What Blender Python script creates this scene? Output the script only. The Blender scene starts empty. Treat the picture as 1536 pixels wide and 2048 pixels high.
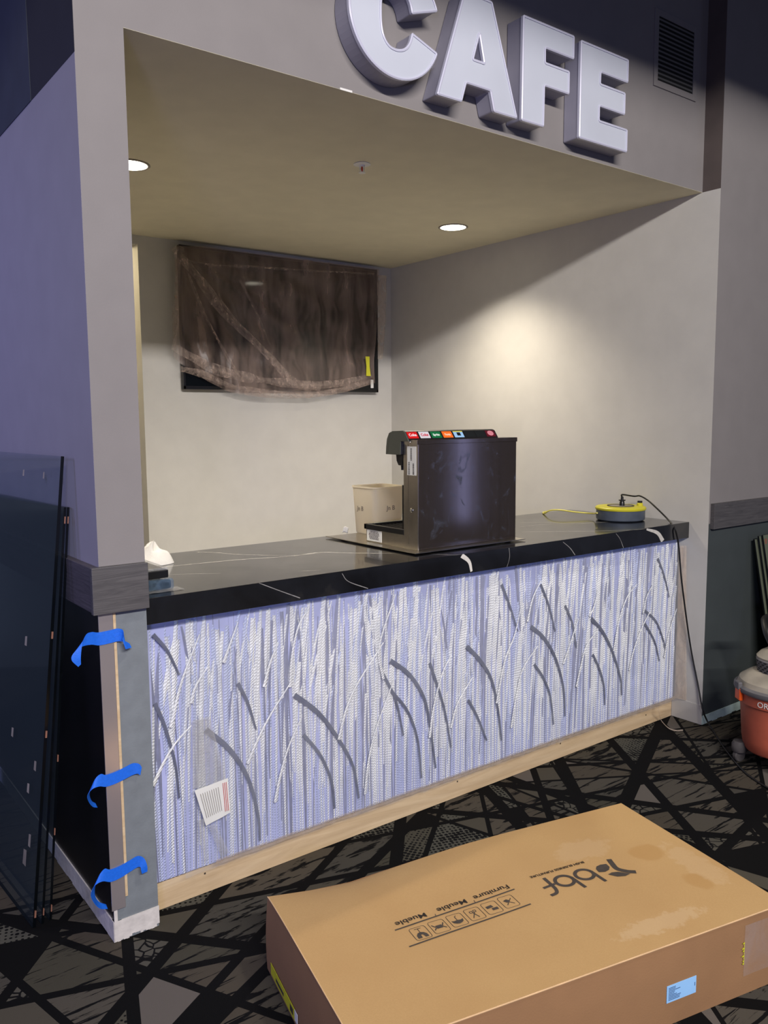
import bpy, bmesh, math, random
from mathutils import Vector, Matrix, noise as mnoise
random.seed(7)
S = bpy.context.scene
COL = S.collection
PI = math.pi

# ------------------------------------------------------------------ camera
F_PX, YAW, PIT, ROL = 1650.0, 0.6521, 0.1113, -0.0078
CAM = Vector((-0.7832, -2.4064, 1.6))
FW = Vector((math.sin(YAW)*math.cos(PIT), math.cos(YAW)*math.cos(PIT), -math.sin(PIT)))
RT = Vector((math.cos(YAW), -math.sin(YAW), 0)); UP = RT.cross(FW)
RT2 = RT*math.cos(ROL)+UP*math.sin(ROL); UP2 = -RT*math.sin(ROL)+UP*math.cos(ROL)
def on(u, v, ax, val):
    """measured point of the photo carried onto the real plane (axis = value) it lies on"""
    d = FW+RT2*((u-768)/F_PX)+UP2*((1024-v)/F_PX)
    return CAM+d*((val-CAM[ax])/d[ax])
cd = bpy.data.cameras.new('camera'); cam = bpy.data.objects.new('camera', cd); COL.objects.link(cam)
cd.sensor_fit = 'VERTICAL'; cd.sensor_height = 24; cd.lens = F_PX*24/2048; cd.clip_start = .05
mw = Matrix((RT2, UP2, -FW)).transposed().to_4x4(); mw.translation = CAM; cam.matrix_world = mw
S.camera = cam

# ------------------------------------------------------------------ dimensions (metres)
W, L, H, DW, D = .1395, 3.058, 2.7086, .0977, 2.522     # column width, niche right wall, niche ceiling, wing wall, niche depth
HC, CY, CB, TK = 1.0603, .0106, .80, .0824               # counter height, front, back, edge thickness
KY = .078                                                # kick board plane
TOPZ = 5.0

# ------------------------------------------------------------------ materials
def lin(c):
    return tuple(((x/255)/12.92 if x/255 <= .04045 else ((x/255+.055)/1.055)**2.4) for x in c)+(1,)
class NT:
    def __init__(s, name):
        s.m = bpy.data.materials.new(name); s.m.use_nodes = True; s.t = s.m.node_tree
        s.t.nodes.clear(); s.out = s.n('ShaderNodeOutputMaterial')
    def n(s, typ, **kw):
        o = s.t.nodes.new(typ)
        for k, v in kw.items():
            if k.startswith('i_'):
                o.inputs[k[2:].replace('_', ' ')].default_value = v
            else: setattr(o, k, v)
        return o
    def l(s, a, b): s.t.links.new(a, b)
    def coord(s, scale=(1,1,1), rot=(0,0,0), loc=(0,0,0)):
        tc = s.n('ShaderNodeTexCoord'); mp = s.n('ShaderNodeMapping')
        mp.inputs['Scale'].default_value = scale; mp.inputs['Rotation'].default_value = rot; mp.inputs['Location'].default_value = loc
        s.l(tc.outputs['Object'], mp.inputs['Vector']); return mp.outputs[0]
    def noise(s, vec, scale, detail=3, rough=.5, dist=0):
        o = s.n('ShaderNodeTexNoise'); o.inputs['Scale'].default_value = scale; o.inputs['Detail'].default_value = detail
        o.inputs['Roughness'].default_value = rough; o.inputs['Distortion'].default_value = dist
        s.l(vec, o.inputs['Vector']); return o.outputs['Fac']
    def ramp(s, fac, stops):
        r = s.n('ShaderNodeValToRGB'); e = r.color_ramp.elements
        while len(e) > 1: e.remove(e[-1])
        e[0].position, e[0].color = stops[0]
        for p, c in stops[1:]:
            x = e.new(p); x.color = c
        s.l(fac, r.inputs[0]); return r.outputs[0]
    def mix(s, fac, a, b):
        o = s.n('ShaderNodeMix', data_type='RGBA')
        for idx, v in ((0, fac), (6, a), (7, b)):
            if hasattr(v, 'is_linked'): s.l(v, o.inputs[idx])
            else: o.inputs[idx].default_value = v
        return o.outputs[2]
    def bump(s, h, strength=.3, dist=.01):
        b = s.n('ShaderNodeBump'); b.inputs['Strength'].default_value = strength; b.inputs['Distance'].default_value = dist
        s.l(h, b.inputs['Height']); return b.outputs[0]
    def bsdf(s, color=None, rough=.5, metal=0, spec=.5, normal=None, coat=0, trans=0, ior=None, link=True):
        b = s.n('ShaderNodeBsdfPrincipled')
        if color is not None:
            if hasattr(color, 'is_linked'): s.l(color, b.inputs['Base Color'])
            else: b.inputs['Base Color'].default_value = color
        if hasattr(rough, 'is_linked'): s.l(rough, b.inputs['Roughness'])
        else: b.inputs['Roughness'].default_value = rough
        b.inputs['Metallic'].default_value = metal; b.inputs['Specular IOR Level'].default_value = spec
        b.inputs['Coat Weight'].default_value = coat; b.inputs['Transmission Weight'].default_value = trans
        if ior: b.inputs['IOR'].default_value = ior
        if normal is not None: s.l(normal, b.inputs['Normal'])
        if link: s.l(b.outputs[0], s.out.inputs[0])
        return b.outputs[0]
def K(*c): return lin(c)
def plain(name, c, rough=.5, metal=0, var=.12, sc=8, bump=0, bsc=200, spec=.5, coat=0):
    t = NT(name); v = t.coord(); f = t.noise(v, sc, 3)
    col = t.mix(t.ramp(f, [(.3, (0,0,0,1)), (.7, (1,1,1,1))]), tuple(x*(1-var) for x in lin(c)[:3])+(1,), tuple(min(1, x*(1+var)) for x in lin(c)[:3])+(1,))
    n = t.bump(t.noise(v, bsc, 2), bump, .002) if bump else None
    t.bsdf(col, rough, metal, spec, n, coat); return t.m
def emit(name, c, s):
    t = NT(name); e = t.n('ShaderNodeEmission'); e.inputs[0].default_value = lin(c); e.inputs[1].default_value = s
    t.l(e.outputs[0], t.out.inputs[0]); return t.m
def sheer(name, c, fac, rough=.25, sc=(60,8,60), tint=(1,1,1,1), f2=None, tw=.3):
    """clear or milky plastic film / tinted glass: see-through with a lit, glossy surface"""
    t = NT(name); v = t.coord(scale=sc); f = t.noise(v, 1, 5, .6, .6)
    tr = t.n('ShaderNodeBsdfTransparent'); tr.inputs[0].default_value = tint
    b = t.bsdf(lin(c), rough, 0, .5, t.bump(f, tw, .01), link=False)
    mx = t.n('ShaderNodeMixShader'); mr = t.n('ShaderNodeMapRange')
    mr.inputs['To Min'].default_value = fac; mr.inputs['To Max'].default_value = f2 if f2 is not None else fac
    mr.inputs['From Min'].default_value = .35; mr.inputs['From Max'].default_value = .7
    t.l(f, mr.inputs[0]); t.l(mr.outputs[0], mx.inputs[0]); t.l(tr.outputs[0], mx.inputs[1]); t.l(b, mx.inputs[2])
    t.l(mx.outputs[0], t.out.inputs[0]); return t.m
def wood(name, a, b, sc=(3,40,40), rough=.5, bump=.3):
    t = NT(name); v = t.coord(scale=sc); f = t.noise(v, 1.2, 6, .65, 1.2)
    t.bsdf(t.ramp(f, [(.25, lin(a)), (.5, t_mid(a, b)), (.75, lin(b))]), rough, 0, .4, t.bump(f, bump, .004)); return t.m
def t_mid(a, b): return lin(tuple((x+y)/2 for x, y in zip(a, b)))

mt = {}
mt['taupe'] = plain('taupe_wall_paint', (133,128,126), .75, var=.03, bump=.15)
mt['beige'] = plain('warm_white_wall_paint', (196,193,186), .7, var=.03, bump=.12)
mt['niche_ceiling'] = plain('niche_ceiling_paint', (218,210,184), .85, var=.03, bump=.12)
mt['charcoal'] = plain('charcoal_wall_paint', (66,72,72), .55, var=.05, bump=.15)
mt['dark_upper'] = plain('upper_charcoal_paint', (62,62,66), .75, var=.05, bump=.1)
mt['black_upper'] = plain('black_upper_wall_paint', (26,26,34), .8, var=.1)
mt['navy_upper'] = plain('slate_upper_wall', (46,52,64), .8, var=.1)
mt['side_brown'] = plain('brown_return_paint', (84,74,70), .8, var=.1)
mt['lav'] = plain('pale_side_wall_paint', (150,146,150), .7, var=.03, bump=.1)
mt['black_panel'] = plain('black_wainscot', (14,15,19), .35, var=.3, sc=3)
mt['primer'] = plain('grey_primer', (118,124,128), .8, var=.08, sc=20, bump=.2)
mt['raw_drywall'] = plain('raw_white_drywall', (208,202,196), .9, var=.12, sc=30, bump=.5, bsc=60)
mt['mint'] = plain('raw_pale_green_drywall', (186,206,200), .9, var=.15, sc=14, bump=.4, bsc=60)
mt['greywood'] = wood('grey_wood_trim', (66,64,66), (98,95,95), (3.5,60,60), .45, .35)
mt['greywood_dark'] = wood('dark_grey_wood_trim', (62,58,62), (92,86,90), (60,3.5,60), .5, .3)
mt['pine'] = wood('bare_pine_board', (188,160,122), (226,202,164), (1.3,30,14), .6, .1)
mt['steel'] = plain('brushed_stainless', (196,190,178), .28, 1, .06, 30)
mt['chrome'] = plain('chrome', (220,220,220), .12, 1, .02)
mt['white_letter'] = plain('white_acrylic_face', (196,200,210), .35, var=.03, sc=5)
mt['letter_side'] = plain('white_letter_return', (150,148,162), .4, var=.06, sc=6)
mt['letter_rim'] = plain('white_trim_cap', (200,200,216), .3, var=.02)
mt['blue_tape'] = plain('blue_painters_tape', (18,104,222), .6, var=.08, sc=120, bump=.4, bsc=500)
mt['black_plastic'] = plain('black_plastic', (20,20,22), .35, var=.2)
mt['grey_plastic'] = plain('grey_green_plastic', (74,76,68), .5, var=.06)
mt['rubber'] = plain('dusty_rubber', (70,66,66), .7, var=.3, sc=20)
mt['orange'] = plain('orange_vacuum_plastic', (176,88,66), .5, var=.2, sc=7, bump=.2, bsc=40)
mt['orange_clip'] = plain('bright_orange_latch', (240,92,20), .45, var=.1)
mt['dusty'] = plain('dusty_grey_plastic', (150,142,128), .7, var=.25, sc=9)
mt['lid_rim'] = plain('grey_lid_rim', (96,94,96), .6, var=.15)
mt['yellow'] = plain('yellow_plastic', (202,194,44), .45, var=.05)
mt['ycord'] = plain('yellow_cord', (206,196,90), .5, var=.05)
mt['bcord'] = plain('black_rubber_cord', (16,16,16), .45, var=.1)
mt['reelgrey'] = plain('grey_blue_reel_drum', (76,84,96), .45, var=.15, sc=20)
mt['red'] = plain('red_glass', (190,20,20), .3)
mt['white_paint'] = plain('white_enamel', (232,230,224), .35, var=.03)
mt['ring'] = plain('grey_trim_ring', (150,140,128), .5, var=.05)
mt['paper'] = plain('white_paper_label', (226,226,220), .7, var=.03)
mt['bluepaper'] = plain('pale_blue_paper_label', (150,200,246), .7, var=.03)
mt['yellowpaper'] = plain('yellow_label', (206,204,44), .6, var=.05)
mt['ink'] = plain('dark_ink', (62,54,46), .7, var=.2, sc=60)
mt['ink_blue'] = plain('blue_grey_ink', (60,90,130), .7)
mt['ink_red'] = plain('red_ink', (196,60,60), .7)
mt['pencil'] = plain('grey_marker', (120,112,104), .7)
mt['vent'] = plain('vent_slat_metal', (92,92,90), .5, 0, .05)
mt['vent_dark'] = plain('duct_black', (8,8,9), .9)
mt['copper'] = plain('copper_clip', (170,120,98), .45, .4, .1)
mt['hanky'] = plain('white_cloth', (240,236,228), .9, var=.04, sc=40, bump=.5, bsc=300)
mt['tvblack'] = plain('tv_black', (10,10,12), .3, var=.1)
mt['screen'] = plain('tv_screen_glass', (6,10,12), .06, var=.05)
mt['lamp'] = emit('downlight_lens', (255,246,224), 9)
mt['led'] = emit('blue_led_strip', (140,185,255), 1.6)

# containers
def tub():
    t = NT('milky_polypropylene'); v = t.coord(); f = t.noise(v, 9, 3)
    b = t.bsdf(t.mix(f, K(236,230,212), K(248,242,228)), .35, 0, .5, link=False)
    tl = t.n('ShaderNodeBsdfTranslucent'); tl.inputs[0].default_value = K(240,230,205)
    mx = t.n('ShaderNodeMixShader'); mx.inputs[0].default_value = .4
    t.l(b, mx.inputs[1]); t.l(tl.outputs[0], mx.inputs[2]); t.l(mx.outputs[0], t.out.inputs[0]); return t.m
mt['tub'] = tub()
# stainless side panel with smears
def smear():
    t = NT('smeared_dark_stainless'); v = t.coord(scale=(9,9,7)); f = t.noise(v, 1.6, 5, .65, 1.5)
    m = t.ramp(f, [(.56, (0,0,0,1)), (.78, (.7,.7,.7,1))])
    r = t.n('ShaderNodeMapRange'); r.inputs['To Min'].default_value = .11; r.inputs['To Max'].default_value = .5; t.l(m, r.inputs[0])
    v2 = t.coord(scale=(60,60,.6)); g = t.noise(v2, 1, 2)
    c = t.mix(m, t.mix(g, K(104,92,84), K(122,108,98)), K(150,156,160))
    t.bsdf(c, r.outputs[0], .9); return t.m
mt['side_steel'] = smear()
# black marble
def marble():
    t = NT('black_marble_polished'); v = t.coord(); f = t.noise(v, 3, 6, .6, .8)
    r = t.n('ShaderNodeMapRange'); r.inputs['To Min'].default_value = .1; r.inputs['To Max'].default_value = .26; t.l(t.noise(v, 5, 4), r.inputs[0])
    t.bsdf(t.ramp(f, [(.4, K(14,14,16)), (.62, K(24,25,29)), (.8, K(52,50,48))]), r.outputs[0], 0, .9, coat=.35); return t.m
mt['marble'] = marble()
mt['vein'] = plain('white_marble_vein', (208,204,196), .2, var=.15, sc=30)
mt['vein_thin'] = plain('grey_marble_vein', (136,134,132), .2, var=.3, sc=40)
# resin grass
def rope(name, c, rough=.3):
    t = NT(name); v = t.coord(scale=(1,1,1), rot=(0,PI/5,0))
    w = t.n('ShaderNodeTexWave'); w.inputs['Scale'].default_value = 55; w.inputs['Distortion'].default_value = 2.5; w.inputs['Detail'].default_value = 1
    w.bands_direction = 'Z'; t.l(v, w.inputs['Vector'])
    w.inputs['Scale'].default_value = 38
    cc = t.mix(w.outputs['Fac'], tuple(x*.82 for x in lin(c)[:3])+(1,), lin(c))
    b = t.bsdf(cc, rough, 0, .5, t.bump(w.outputs['Fac'], .5, .005), link=False)
    t.l(b, t.out.inputs[0]); return t.m
mt['resin'] = plain('lavender_resin', (172,178,218), .35, var=.08, sc=6)
mt['blade_w'] = rope('white_resin_blade', (240,242,242), .3)
mt['blade_l'] = rope('pale_blue_resin_blade', (200,208,236), .3)
mt['blade_g'] = plain('grey_resin_blade', (140,143,166), .4, var=.08, sc=30)
mt['blade_d'] = plain('shadow_grey_resin_blade', (98,102,120), .45, var=.08, sc=30)
mt['film'] = sheer('dusty_pink_plastic_film', (172,150,138), .12, .3, (11,11,2.0), f2=.55, tw=1)
mt['film_fold'] = sheer('folded_plastic_film', (206,184,170), .06, .3, (40,40,22), f2=.5, tw=1)
mt['film_clear'] = sheer('clear_wrap_film', (200,205,215), .04, .12, (9,9,7), f2=.2, tw=.5)
mt['film_flap'] = sheer('yellowed_wrap_film', (206,188,170), .35, .25, (30,30,12), f2=.6, tw=.7)
mt['bag'] = sheer('clear_tape_film', (190,190,190), .32, .25, (30,30,30), f2=.5, tw=.5)
mt['glass'] = sheer('smoked_glass', (96,108,112), .10, .05, (1,1,1), tint=(.90,.93,.95,1), tw=0)
mt['glass_r'] = sheer('pale_green_glass', (130,136,116), .55, .08, (1,1,1), tint=(.6,.66,.6,1), tw=0)
mt['glass_edge'] = plain('dark_glass_edge', (6,9,12), .2)
# cardboard
def card():
    t = NT('brown_cardboard'); v = t.coord(); f = t.noise(v, 260, 2); g = t.noise(v, 3, 4)
    c = t.mix(f, K(172,138,90), K(186,152,102)); c = t.mix(t.ramp(g, [(.4,(0,0,0,1)),(.7,(.35,.35,.35,1))]), c, K(162,124,78))
    def spot(x, y, sx, sy, col, a, c, ns=9):
        vv = t.coord(scale=(1/sx, 1/sy, .01), loc=(-x/sx, -y/sy, 0))
        ln = t.n('ShaderNodeVectorMath', operation='LENGTH'); t.l(vv, ln.inputs[0])
        ad = t.n('ShaderNodeMath', operation='ADD'); mu = t.n('ShaderNodeMath', operation='MULTIPLY_ADD')
        t.l(t.noise(v, ns, 5, .6), mu.inputs[0]); mu.inputs[1].default_value = 1.6; mu.inputs[2].default_value = -.8
        t.l(ln.outputs['Value'], ad.inputs[0]); t.l(mu.outputs[0], ad.inputs[1])
        r = t.ramp(ad.outputs[0], [(.75, (a,a,a,1)), (1.0, (0,0,0,1))]); return t.mix(r, c, col)
    c = spot(1.15, -.30, .055, .045, K(160,118,62), .4, c)
    c = spot(1.18, -.49, .04, .05, K(160,118,62), .38, c)
    c = spot(.98, -.20, .11, .06, K(200,176,142), .2, c, 30)
    c = spot(1.24, -.42, .05, .14, K(200,176,142), .2, c, 30)
    c = spot(.93, -.60, .16, .035, K(206,184,150), .25, c, 50)
    t.bsdf(c, .8, 0, .25, t.bump(g, .25, .02)); return t.m
mt['card'] = card()
mt['card_side'] = plain('brown_cardboard_side', (150,112,76), .85, var=.08, sc=5, bump=.15)
mt['card_edge'] = plain('worn_cardboard_edge', (206,170,126), .85, var=.1, sc=20)

# carpet cells
def carpet(name, kind, rot, base=(96,90,78)):
    t = NT(name); v = t.coord(rot=(0,0,rot)); fine = t.noise(v, 900, 2); base = tuple(x*.80 for x in base)
    blk = K(15,15,16); a = lin(base); b = tuple(x*.78 for x in a[:3])+(1,)
    c = t.mix(fine, a, b)
    if kind == 'streak':
        vv = t.coord(rot=(0,0,rot), scale=(.7,9,1)); m = t.ramp(t.noise(vv, 6, 5, .6, .3), [(.41,(1,1,1,1)),(.44,(0,0,0,1))]); c = t.mix(m, c, blk)
    elif kind == 'scratch':
        vv = t.coord(rot=(0,0,rot), scale=(1.2,6,1)); m = t.ramp(t.noise(vv, 6, 5, .6, .3), [(.44,(1,1,1,1)),(.48,(0,0,0,1))]); c = t.mix(m, c, blk)
    elif kind == 'dots':
        vo = t.n('ShaderNodeTexVoronoi'); vo.inputs['Scale'].default_value = 58; vo.inputs['Randomness'].default_value = .25; t.l(v, vo.inputs['Vector'])
        ad = t.n('ShaderNodeMath', operation='ADD'); t.l(vo.outputs['Distance'], ad.inputs[0])
        mu = t.n('ShaderNodeMath', operation='MULTIPLY_ADD'); t.l(t.noise(v, 7, 2), mu.inputs[0]); mu.inputs[1].default_value = -.9; mu.inputs[2].default_value = .45
        t.l(mu.outputs[0], ad.inputs[1])
        m = t.ramp(ad.outputs[0], [(.30,(1,1,1,1)),(.36,(0,0,0,1))]); c = t.mix(m, c, blk)
    elif kind == 'crack':
        vo = t.n('ShaderNodeTexVoronoi', feature='DISTANCE_TO_EDGE'); vo.inputs['Scale'].default_value = 28
        nv = t.n('ShaderNodeVectorMath', operation='ADD'); ns = t.n('ShaderNodeTexNoise'); ns.inputs['Scale'].default_value = 12; t.l(v, ns.inputs['Vector'])
        sc = t.n('ShaderNodeVectorMath', operation='SCALE'); sc.inputs['Scale'].default_value = .05; t.l(ns.outputs['Color'], sc.inputs[0])
        t.l(v, nv.inputs[0]); t.l(sc.outputs[0], nv.inputs[1]); t.l(nv.outputs[0], vo.inputs['Vector'])
        m = t.ramp(vo.outputs['Distance'], [(.06,(1,1,1,1)),(.1,(0,0,0,1))]); c = t.mix(m, c, blk)
    elif kind == 'black': c = t.mix(fine, blk, K(9,9,9))
    t.bsdf(c, .95, 0, .1, t.bump(fine, .5, .003)); return t.m

# ------------------------------------------------------------------ mesh building
class MB:
    def __init__(s): s.v = []; s.f = []; s.mi = []; s.cur = 0
    def add(s, vs, fs, mi=None):
        o = len(s.v); s.v += [tuple(p) for p in vs]; s.f += [[i+o for i in f] for f in fs]; s.mi += [s.cur if mi is None else mi]*len(fs); return s
    def box(s, a, b, mi=None, M=None):
        x0,y0,z0 = a; x1,y1,z1 = b
        vs = [Vector(p) for p in ((x0,y0,z0),(x1,y0,z0),(x1,y1,z0),(x0,y1,z0),(x0,y0,z1),(x1,y0,z1),(x1,y1,z1),(x0,y1,z1))]
        if M: vs = [M@p for p in vs]
        return s.add(vs, [(0,3,2,1),(4,5,6,7),(0,1,5,4),(1,2,6,5),(2,3,7,6),(3,0,4,7)], mi)
    def tube(s, pts, r, n=10, mi=None, caps=True):
        pts = [Vector(p) for p in pts]; rings = []; N = len(pts); prev = None
        for i, p in enumerate(pts):
            t = (pts[min(i+1,N-1)]-pts[max(i-1,0)]).normalized()
            if prev is None: a = t.orthogonal().normalized()
            else: a = (prev-t*prev.dot(t)).normalized()
            prev = a; b = t.cross(a); rr = r[i] if isinstance(r, (list,tuple)) else r
            rings.append([p+(a*math.cos(2*PI*k/n)+b*math.sin(2*PI*k/n))*rr for k in range(n)])
        vs = [q for R in rings for q in R]; fs = []
        for i in range(N-1):
            for k in range(n): fs.append((i*n+k, i*n+(k+1)%n, (i+1)*n+(k+1)%n, (i+1)*n+k))
        if caps: fs += [tuple(range(n-1,-1,-1)), tuple(range((N-1)*n, N*n))]
        return s.add(vs, fs, mi)
    def lathe(s, prof, c=(0,0,0), n=40, mi=None, M=None):
        vs = []; fs = []
        for r, z in prof:
            for k in range(n): vs.append(Vector((r*math.cos(2*PI*k/n), r*math.sin(2*PI*k/n), z)))
        for i in range(len(prof)-1):
            for k in range(n): fs.append((i*n+k, i*n+(k+1)%n, (i+1)*n+(k+1)%n, (i+1)*n+k))
        if prof[0][0] <= .02: fs.append(tuple(range(n-1,-1,-1)))
        if prof[-1][0] <= .02: fs.append(tuple(range((len(prof)-1)*n, len(prof)*n)))
        if M: vs = [M@p for p in vs]
        return s.add([p+Vector(c) for p in vs], fs, mi)
    def prism(s, poly, axis, a, b, mi=None):
        """closed 2D polygon carried along axis from a to b; 2D axes are the other two in order"""
        def P(q, t):
            p = [0,0,0]; o = [i for i in range(3) if i != axis]; p[axis] = t; p[o[0]] = q[0]; p[o[1]] = q[1]; return p
        n = len(poly); vs = [P(q, a) for q in poly]+[P(q, b) for q in poly]
        return s.add(vs, [tuple(range(n)), tuple(range(2*n-1, n-1, -1))]+[(i, n+i, n+(i+1)%n, (i+1)%n) for i in range(n)], mi)
    def ribbon(s, pts, wid, th=.0004, mi=None):
        """thin strip along pts; wid = half-width vector per point"""
        pts = [Vector(p) for p in pts]; wid = [Vector(w) for w in wid]; vs = []; N = len(pts)
        for i in range(N):
            t = (pts[min(i+1,N-1)]-pts[max(i-1,0)]).normalized(); nn = t.cross(wid[i]);
            nn = (nn.normalized() if nn.length > 1e-9 else Vector((0,-1,0)))*th
            vs += [pts[i]-wid[i]-nn, pts[i]+wid[i]-nn, pts[i]+wid[i]+nn, pts[i]-wid[i]+nn]
        fs = [(0,1,2,3), tuple((N-1)*4+k for k in (3,2,1,0))]
        for i in range(N-1):
            for k in range(4): fs.append((i*4+k, (i+1)*4+k, (i+1)*4+(k+1)%4, i*4+(k+1)%4))
        return s.add(vs, fs, mi)
    def grid(s, fn, nu, nv, mi=None):
        vs = [fn(i/nu, j/nv) for j in range(nv+1) for i in range(nu+1)]
        return s.add(vs, [(j*(nu+1)+i, j*(nu+1)+i+1, (j+1)*(nu+1)+i+1, (j+1)*(nu+1)+i) for j in range(nv) for i in range(nu)], mi)
    def obj(s, name, mats, parent=None, smooth=False, bevel=0, solid=0, sub=0, segs=2, fix=True):
        me = bpy.data.meshes.new(name); org = Vector((0,0,0))
        me.from_pydata(s.v, [], s.f); 
        for m in (mats if isinstance(mats, (list,tuple)) else [mats]): me.materials.append(mt[m] if isinstance(m, str) else m)
        for p, i in zip(me.polygons, s.mi): p.material_index = i
        if fix:
            bm = bmesh.new(); bm.from_mesh(me); bmesh.ops.recalc_face_normals(bm, faces=bm.faces); bm.to_mesh(me); bm.free()
        o = bpy.data.objects.new(name, me); COL.objects.link(o)
        if parent: o.parent = parent; o.matrix_parent_inverse = Matrix.Translation(-Vector(parent.location)) if parent.location.length else Matrix()
        if solid: x = o.modifiers.new('s', 'SOLIDIFY'); x.thickness = solid; x.offset = 0
        if bevel: x = o.modifiers.new('b', 'BEVEL'); x.width = bevel; x.segments = segs; x.limit_method = 'ANGLE'; x.angle_limit = .6
        if sub: x = o.modifiers.new('u', 'SUBSURF'); x.levels = x.render_levels = sub
        if smooth:
            me.polygons.foreach_set('use_smooth', [True]*len(me.polygons))
            if not sub:
                try: me.set_sharp_from_angle(angle=.6)
                except Exception: pass
        return o
def tag(o, label, cat, group=None, kind=None):
    o['label'] = label; o['category'] = cat
    if group: o['group'] = group
    if kind: o['kind'] = kind
    return o
def thing(name, loc, label, cat, group=None):
    o = bpy.data.objects.new(name, None); o.empty_display_size = .05; o.location = loc; COL.objects.link(o); return tag(o, label, cat, group)
def struct(o): o['kind'] = 'structure'; return o
def B(*boxes):
    m = MB()
    for b in boxes: m.box(*b)
    return m
def spline(pts, n=8):
    P = [Vector(p) for p in pts]; out = []
    for i in range(len(P)-1):
        a = P[i-1] if i else P[0]*2-P[1]; b, c = P[i], P[i+1]; d = P[i+2] if i+2 < len(P) else P[-1]*2-P[-2]
        for k in range(n):
            t = k/n; out.append(.5*((2*b)+(c-a)*t+(2*a-5*b+4*c-d)*t*t+(3*b-a-3*c+d)*t**3))
    out.append(P[-1]); return out
def text(body, name, mat, parent, O, U, V, size, ext=.0003, align='LEFT', bold=0.0, sx=1):
    """lettering laid on a surface: origin O, reading direction U, up V"""
    c = bpy.data.curves.new('txt', 'FONT'); c.body = body; c.size = size; c.extrude = ext; c.align_x = align; c.offset = bold; c.resolution_u = 3
    tmp = bpy.data.objects.new('txt', c); COL.objects.link(tmp); bpy.context.view_layer.update()
    me = bpy.data.meshes.new_from_object(tmp.evaluated_get(bpy.context.evaluated_depsgraph_get())); bpy.data.objects.remove(tmp)
    me.name = name; me.materials.clear(); me.materials.append(mt[mat])
    U = Vector(U).normalized(); V = Vector(V).normalized(); N = U.cross(V)
    M = Matrix((U*sx, V, N)).transposed().to_4x4(); M.translation = Vector(O); me.transform(M)
    o = bpy.data.objects.new(name, me); COL.objects.link(o)
    if parent: o.parent = parent; o.matrix_parent_inverse = Matrix.Translation(-Vector(parent.location))
    return o

# ================================================================== SETTING
# ---- floor: patterned carpet, black straight bands between shards
def build_floor():
    lines = [((2.945,.06),(2.368,-.22),.030),((2.883,.014),(2.518,-.481),.030),((2.663,-.003),(3.006,-.341),.018),((2.443,-.195),(2.84,-.434),.014),
        ((2.432,-.387),(2.756,-.482),.012),((2.128,.062),(1.975,-.136),.028),((1.653,.082),(1.523,-.249),.026),((1.807,.073),(1.872,-.432),.024),
        ((1.303,.082),(1.577,-.23),.022),((1.093,-.027),(.966,-.17),.024),((.802,-.163),(1.093,-.027),.02),((.022,-.038),(-.084,-.373),.018),
        ((-.105,-.163),(.163,-.255),.014),((.056,-.245),(.211,-.542),.014),((.02,-.44),(.393,-.226),.016),((.095,-.024),(.345,-.302),.022),
        ((-.228,.073),(-.087,.23),.016),((.154,.063),(.351,.002),.014),((.179,-.086),(.381,.064),.022),((2.1,-.5),(2.5,-1.1),.024),((1.7,-.9),(2.6,-.75),.02),
        ((2.519,.07),(2.036,-.658),.022),((1.2,-1.5),(2.2,-1.3),.022),((3.4,-.2),(3.0,-1.3),.026),((-.5,-.6),(-.2,.9),.02),((.6,-1.6),(1.9,.0),.016)]
    rl_ = random.Random(23)
    for k in range(16):
        x_, y_, a_ = rl_.uniform(-.2,3.2), rl_.uniform(-1.3,0), rl_.uniform(0,PI)
        lines.append(((x_,y_),(x_+math.cos(a_),y_+math.sin(a_)),rl_.uniform(.007,.014)))
    bm = bmesh.new()
    q = [bm.verts.new(p) for p in ((-3.5,-4.5,0),(6.5,-4.5,0),(6.5,3.9,0),(-3.5,3.9,0))]; bm.faces.new(q)
    bands = []
    for a, b, hw in lines:
        a = Vector((a[0],a[1],0)); b = Vector((b[0],b[1],0)); n = (b-a).normalized().cross(Vector((0,0,1)))
        bands.append((a, n, hw))
        for sgn in (-1, 1):
            bmesh.ops.bisect_plane(bm, geom=bm.verts[:]+bm.edges[:]+bm.faces[:], plane_co=a+n*hw*sgn, plane_no=n, dist=1e-5)
    mats = [carpet('carpet_black', 'black', 0)]
    spec = [('plain',0,(100,94,82)),('streak',.5,(96,88,76)),('streak',-.4,(102,96,86)),('streak',1.9,(88,84,72)),('dots',.3,(104,102,92)),('dots',1.0,(96,92,80)),
            ('crack',.2,(104,100,90)),('scratch',.9,(98,92,80)),('scratch',-.7,(104,96,84)),('plain',1,(126,118,110)),('streak',-.9,(98,90,78)),('scratch',2.3,(92,88,80))]
    for k, (kd, r, c) in enumerate(spec): mats.append(carpet('carpet_%s_tuft_%d' % (kd, k), kd, r, c))
    rnd = random.Random(11)
    for f in bm.faces:
        c = f.calc_center_median()
        if any(abs((c-a).dot(n)) < hw for a, n, hw in bands): f.material_index = 0
        else: f.material_index = rnd.choice([1,2,3,4,5,6,7,8,9,11,12,10 if f.calc_area() < .03 else 2,0])
    me = bpy.data.meshes.new('floor'); bm.to_mesh(me); bm.free()
    for m in mats: me.materials.append(m)
    o = bpy.data.objects.new('floor', me); COL.objects.link(o); return struct(o)
build_floor()
mt['bounce_floor'] = plain('pale_bounce_floor', (206,202,194), .5, var=.05, sc=5)  # unseen pale floor added to bounce light up to the niche ceiling
struct(B(((W,.11,.0005),(L,D+1.3,.004))).obj('floor_niche', 'bounce_floor'))

# ---- column + soffit (one continuous taupe face)
T_ = .16
struct(B(((0,.0,1.1),(W,.22,H+.001)), ((0,.0,H+.001),(L,T_,TOPZ))).obj('wall_front', 'taupe'))
struct(B(((.0005,.002,0),(W-.001,.2,1.099))).obj('trim_1', 'primer'))
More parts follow.
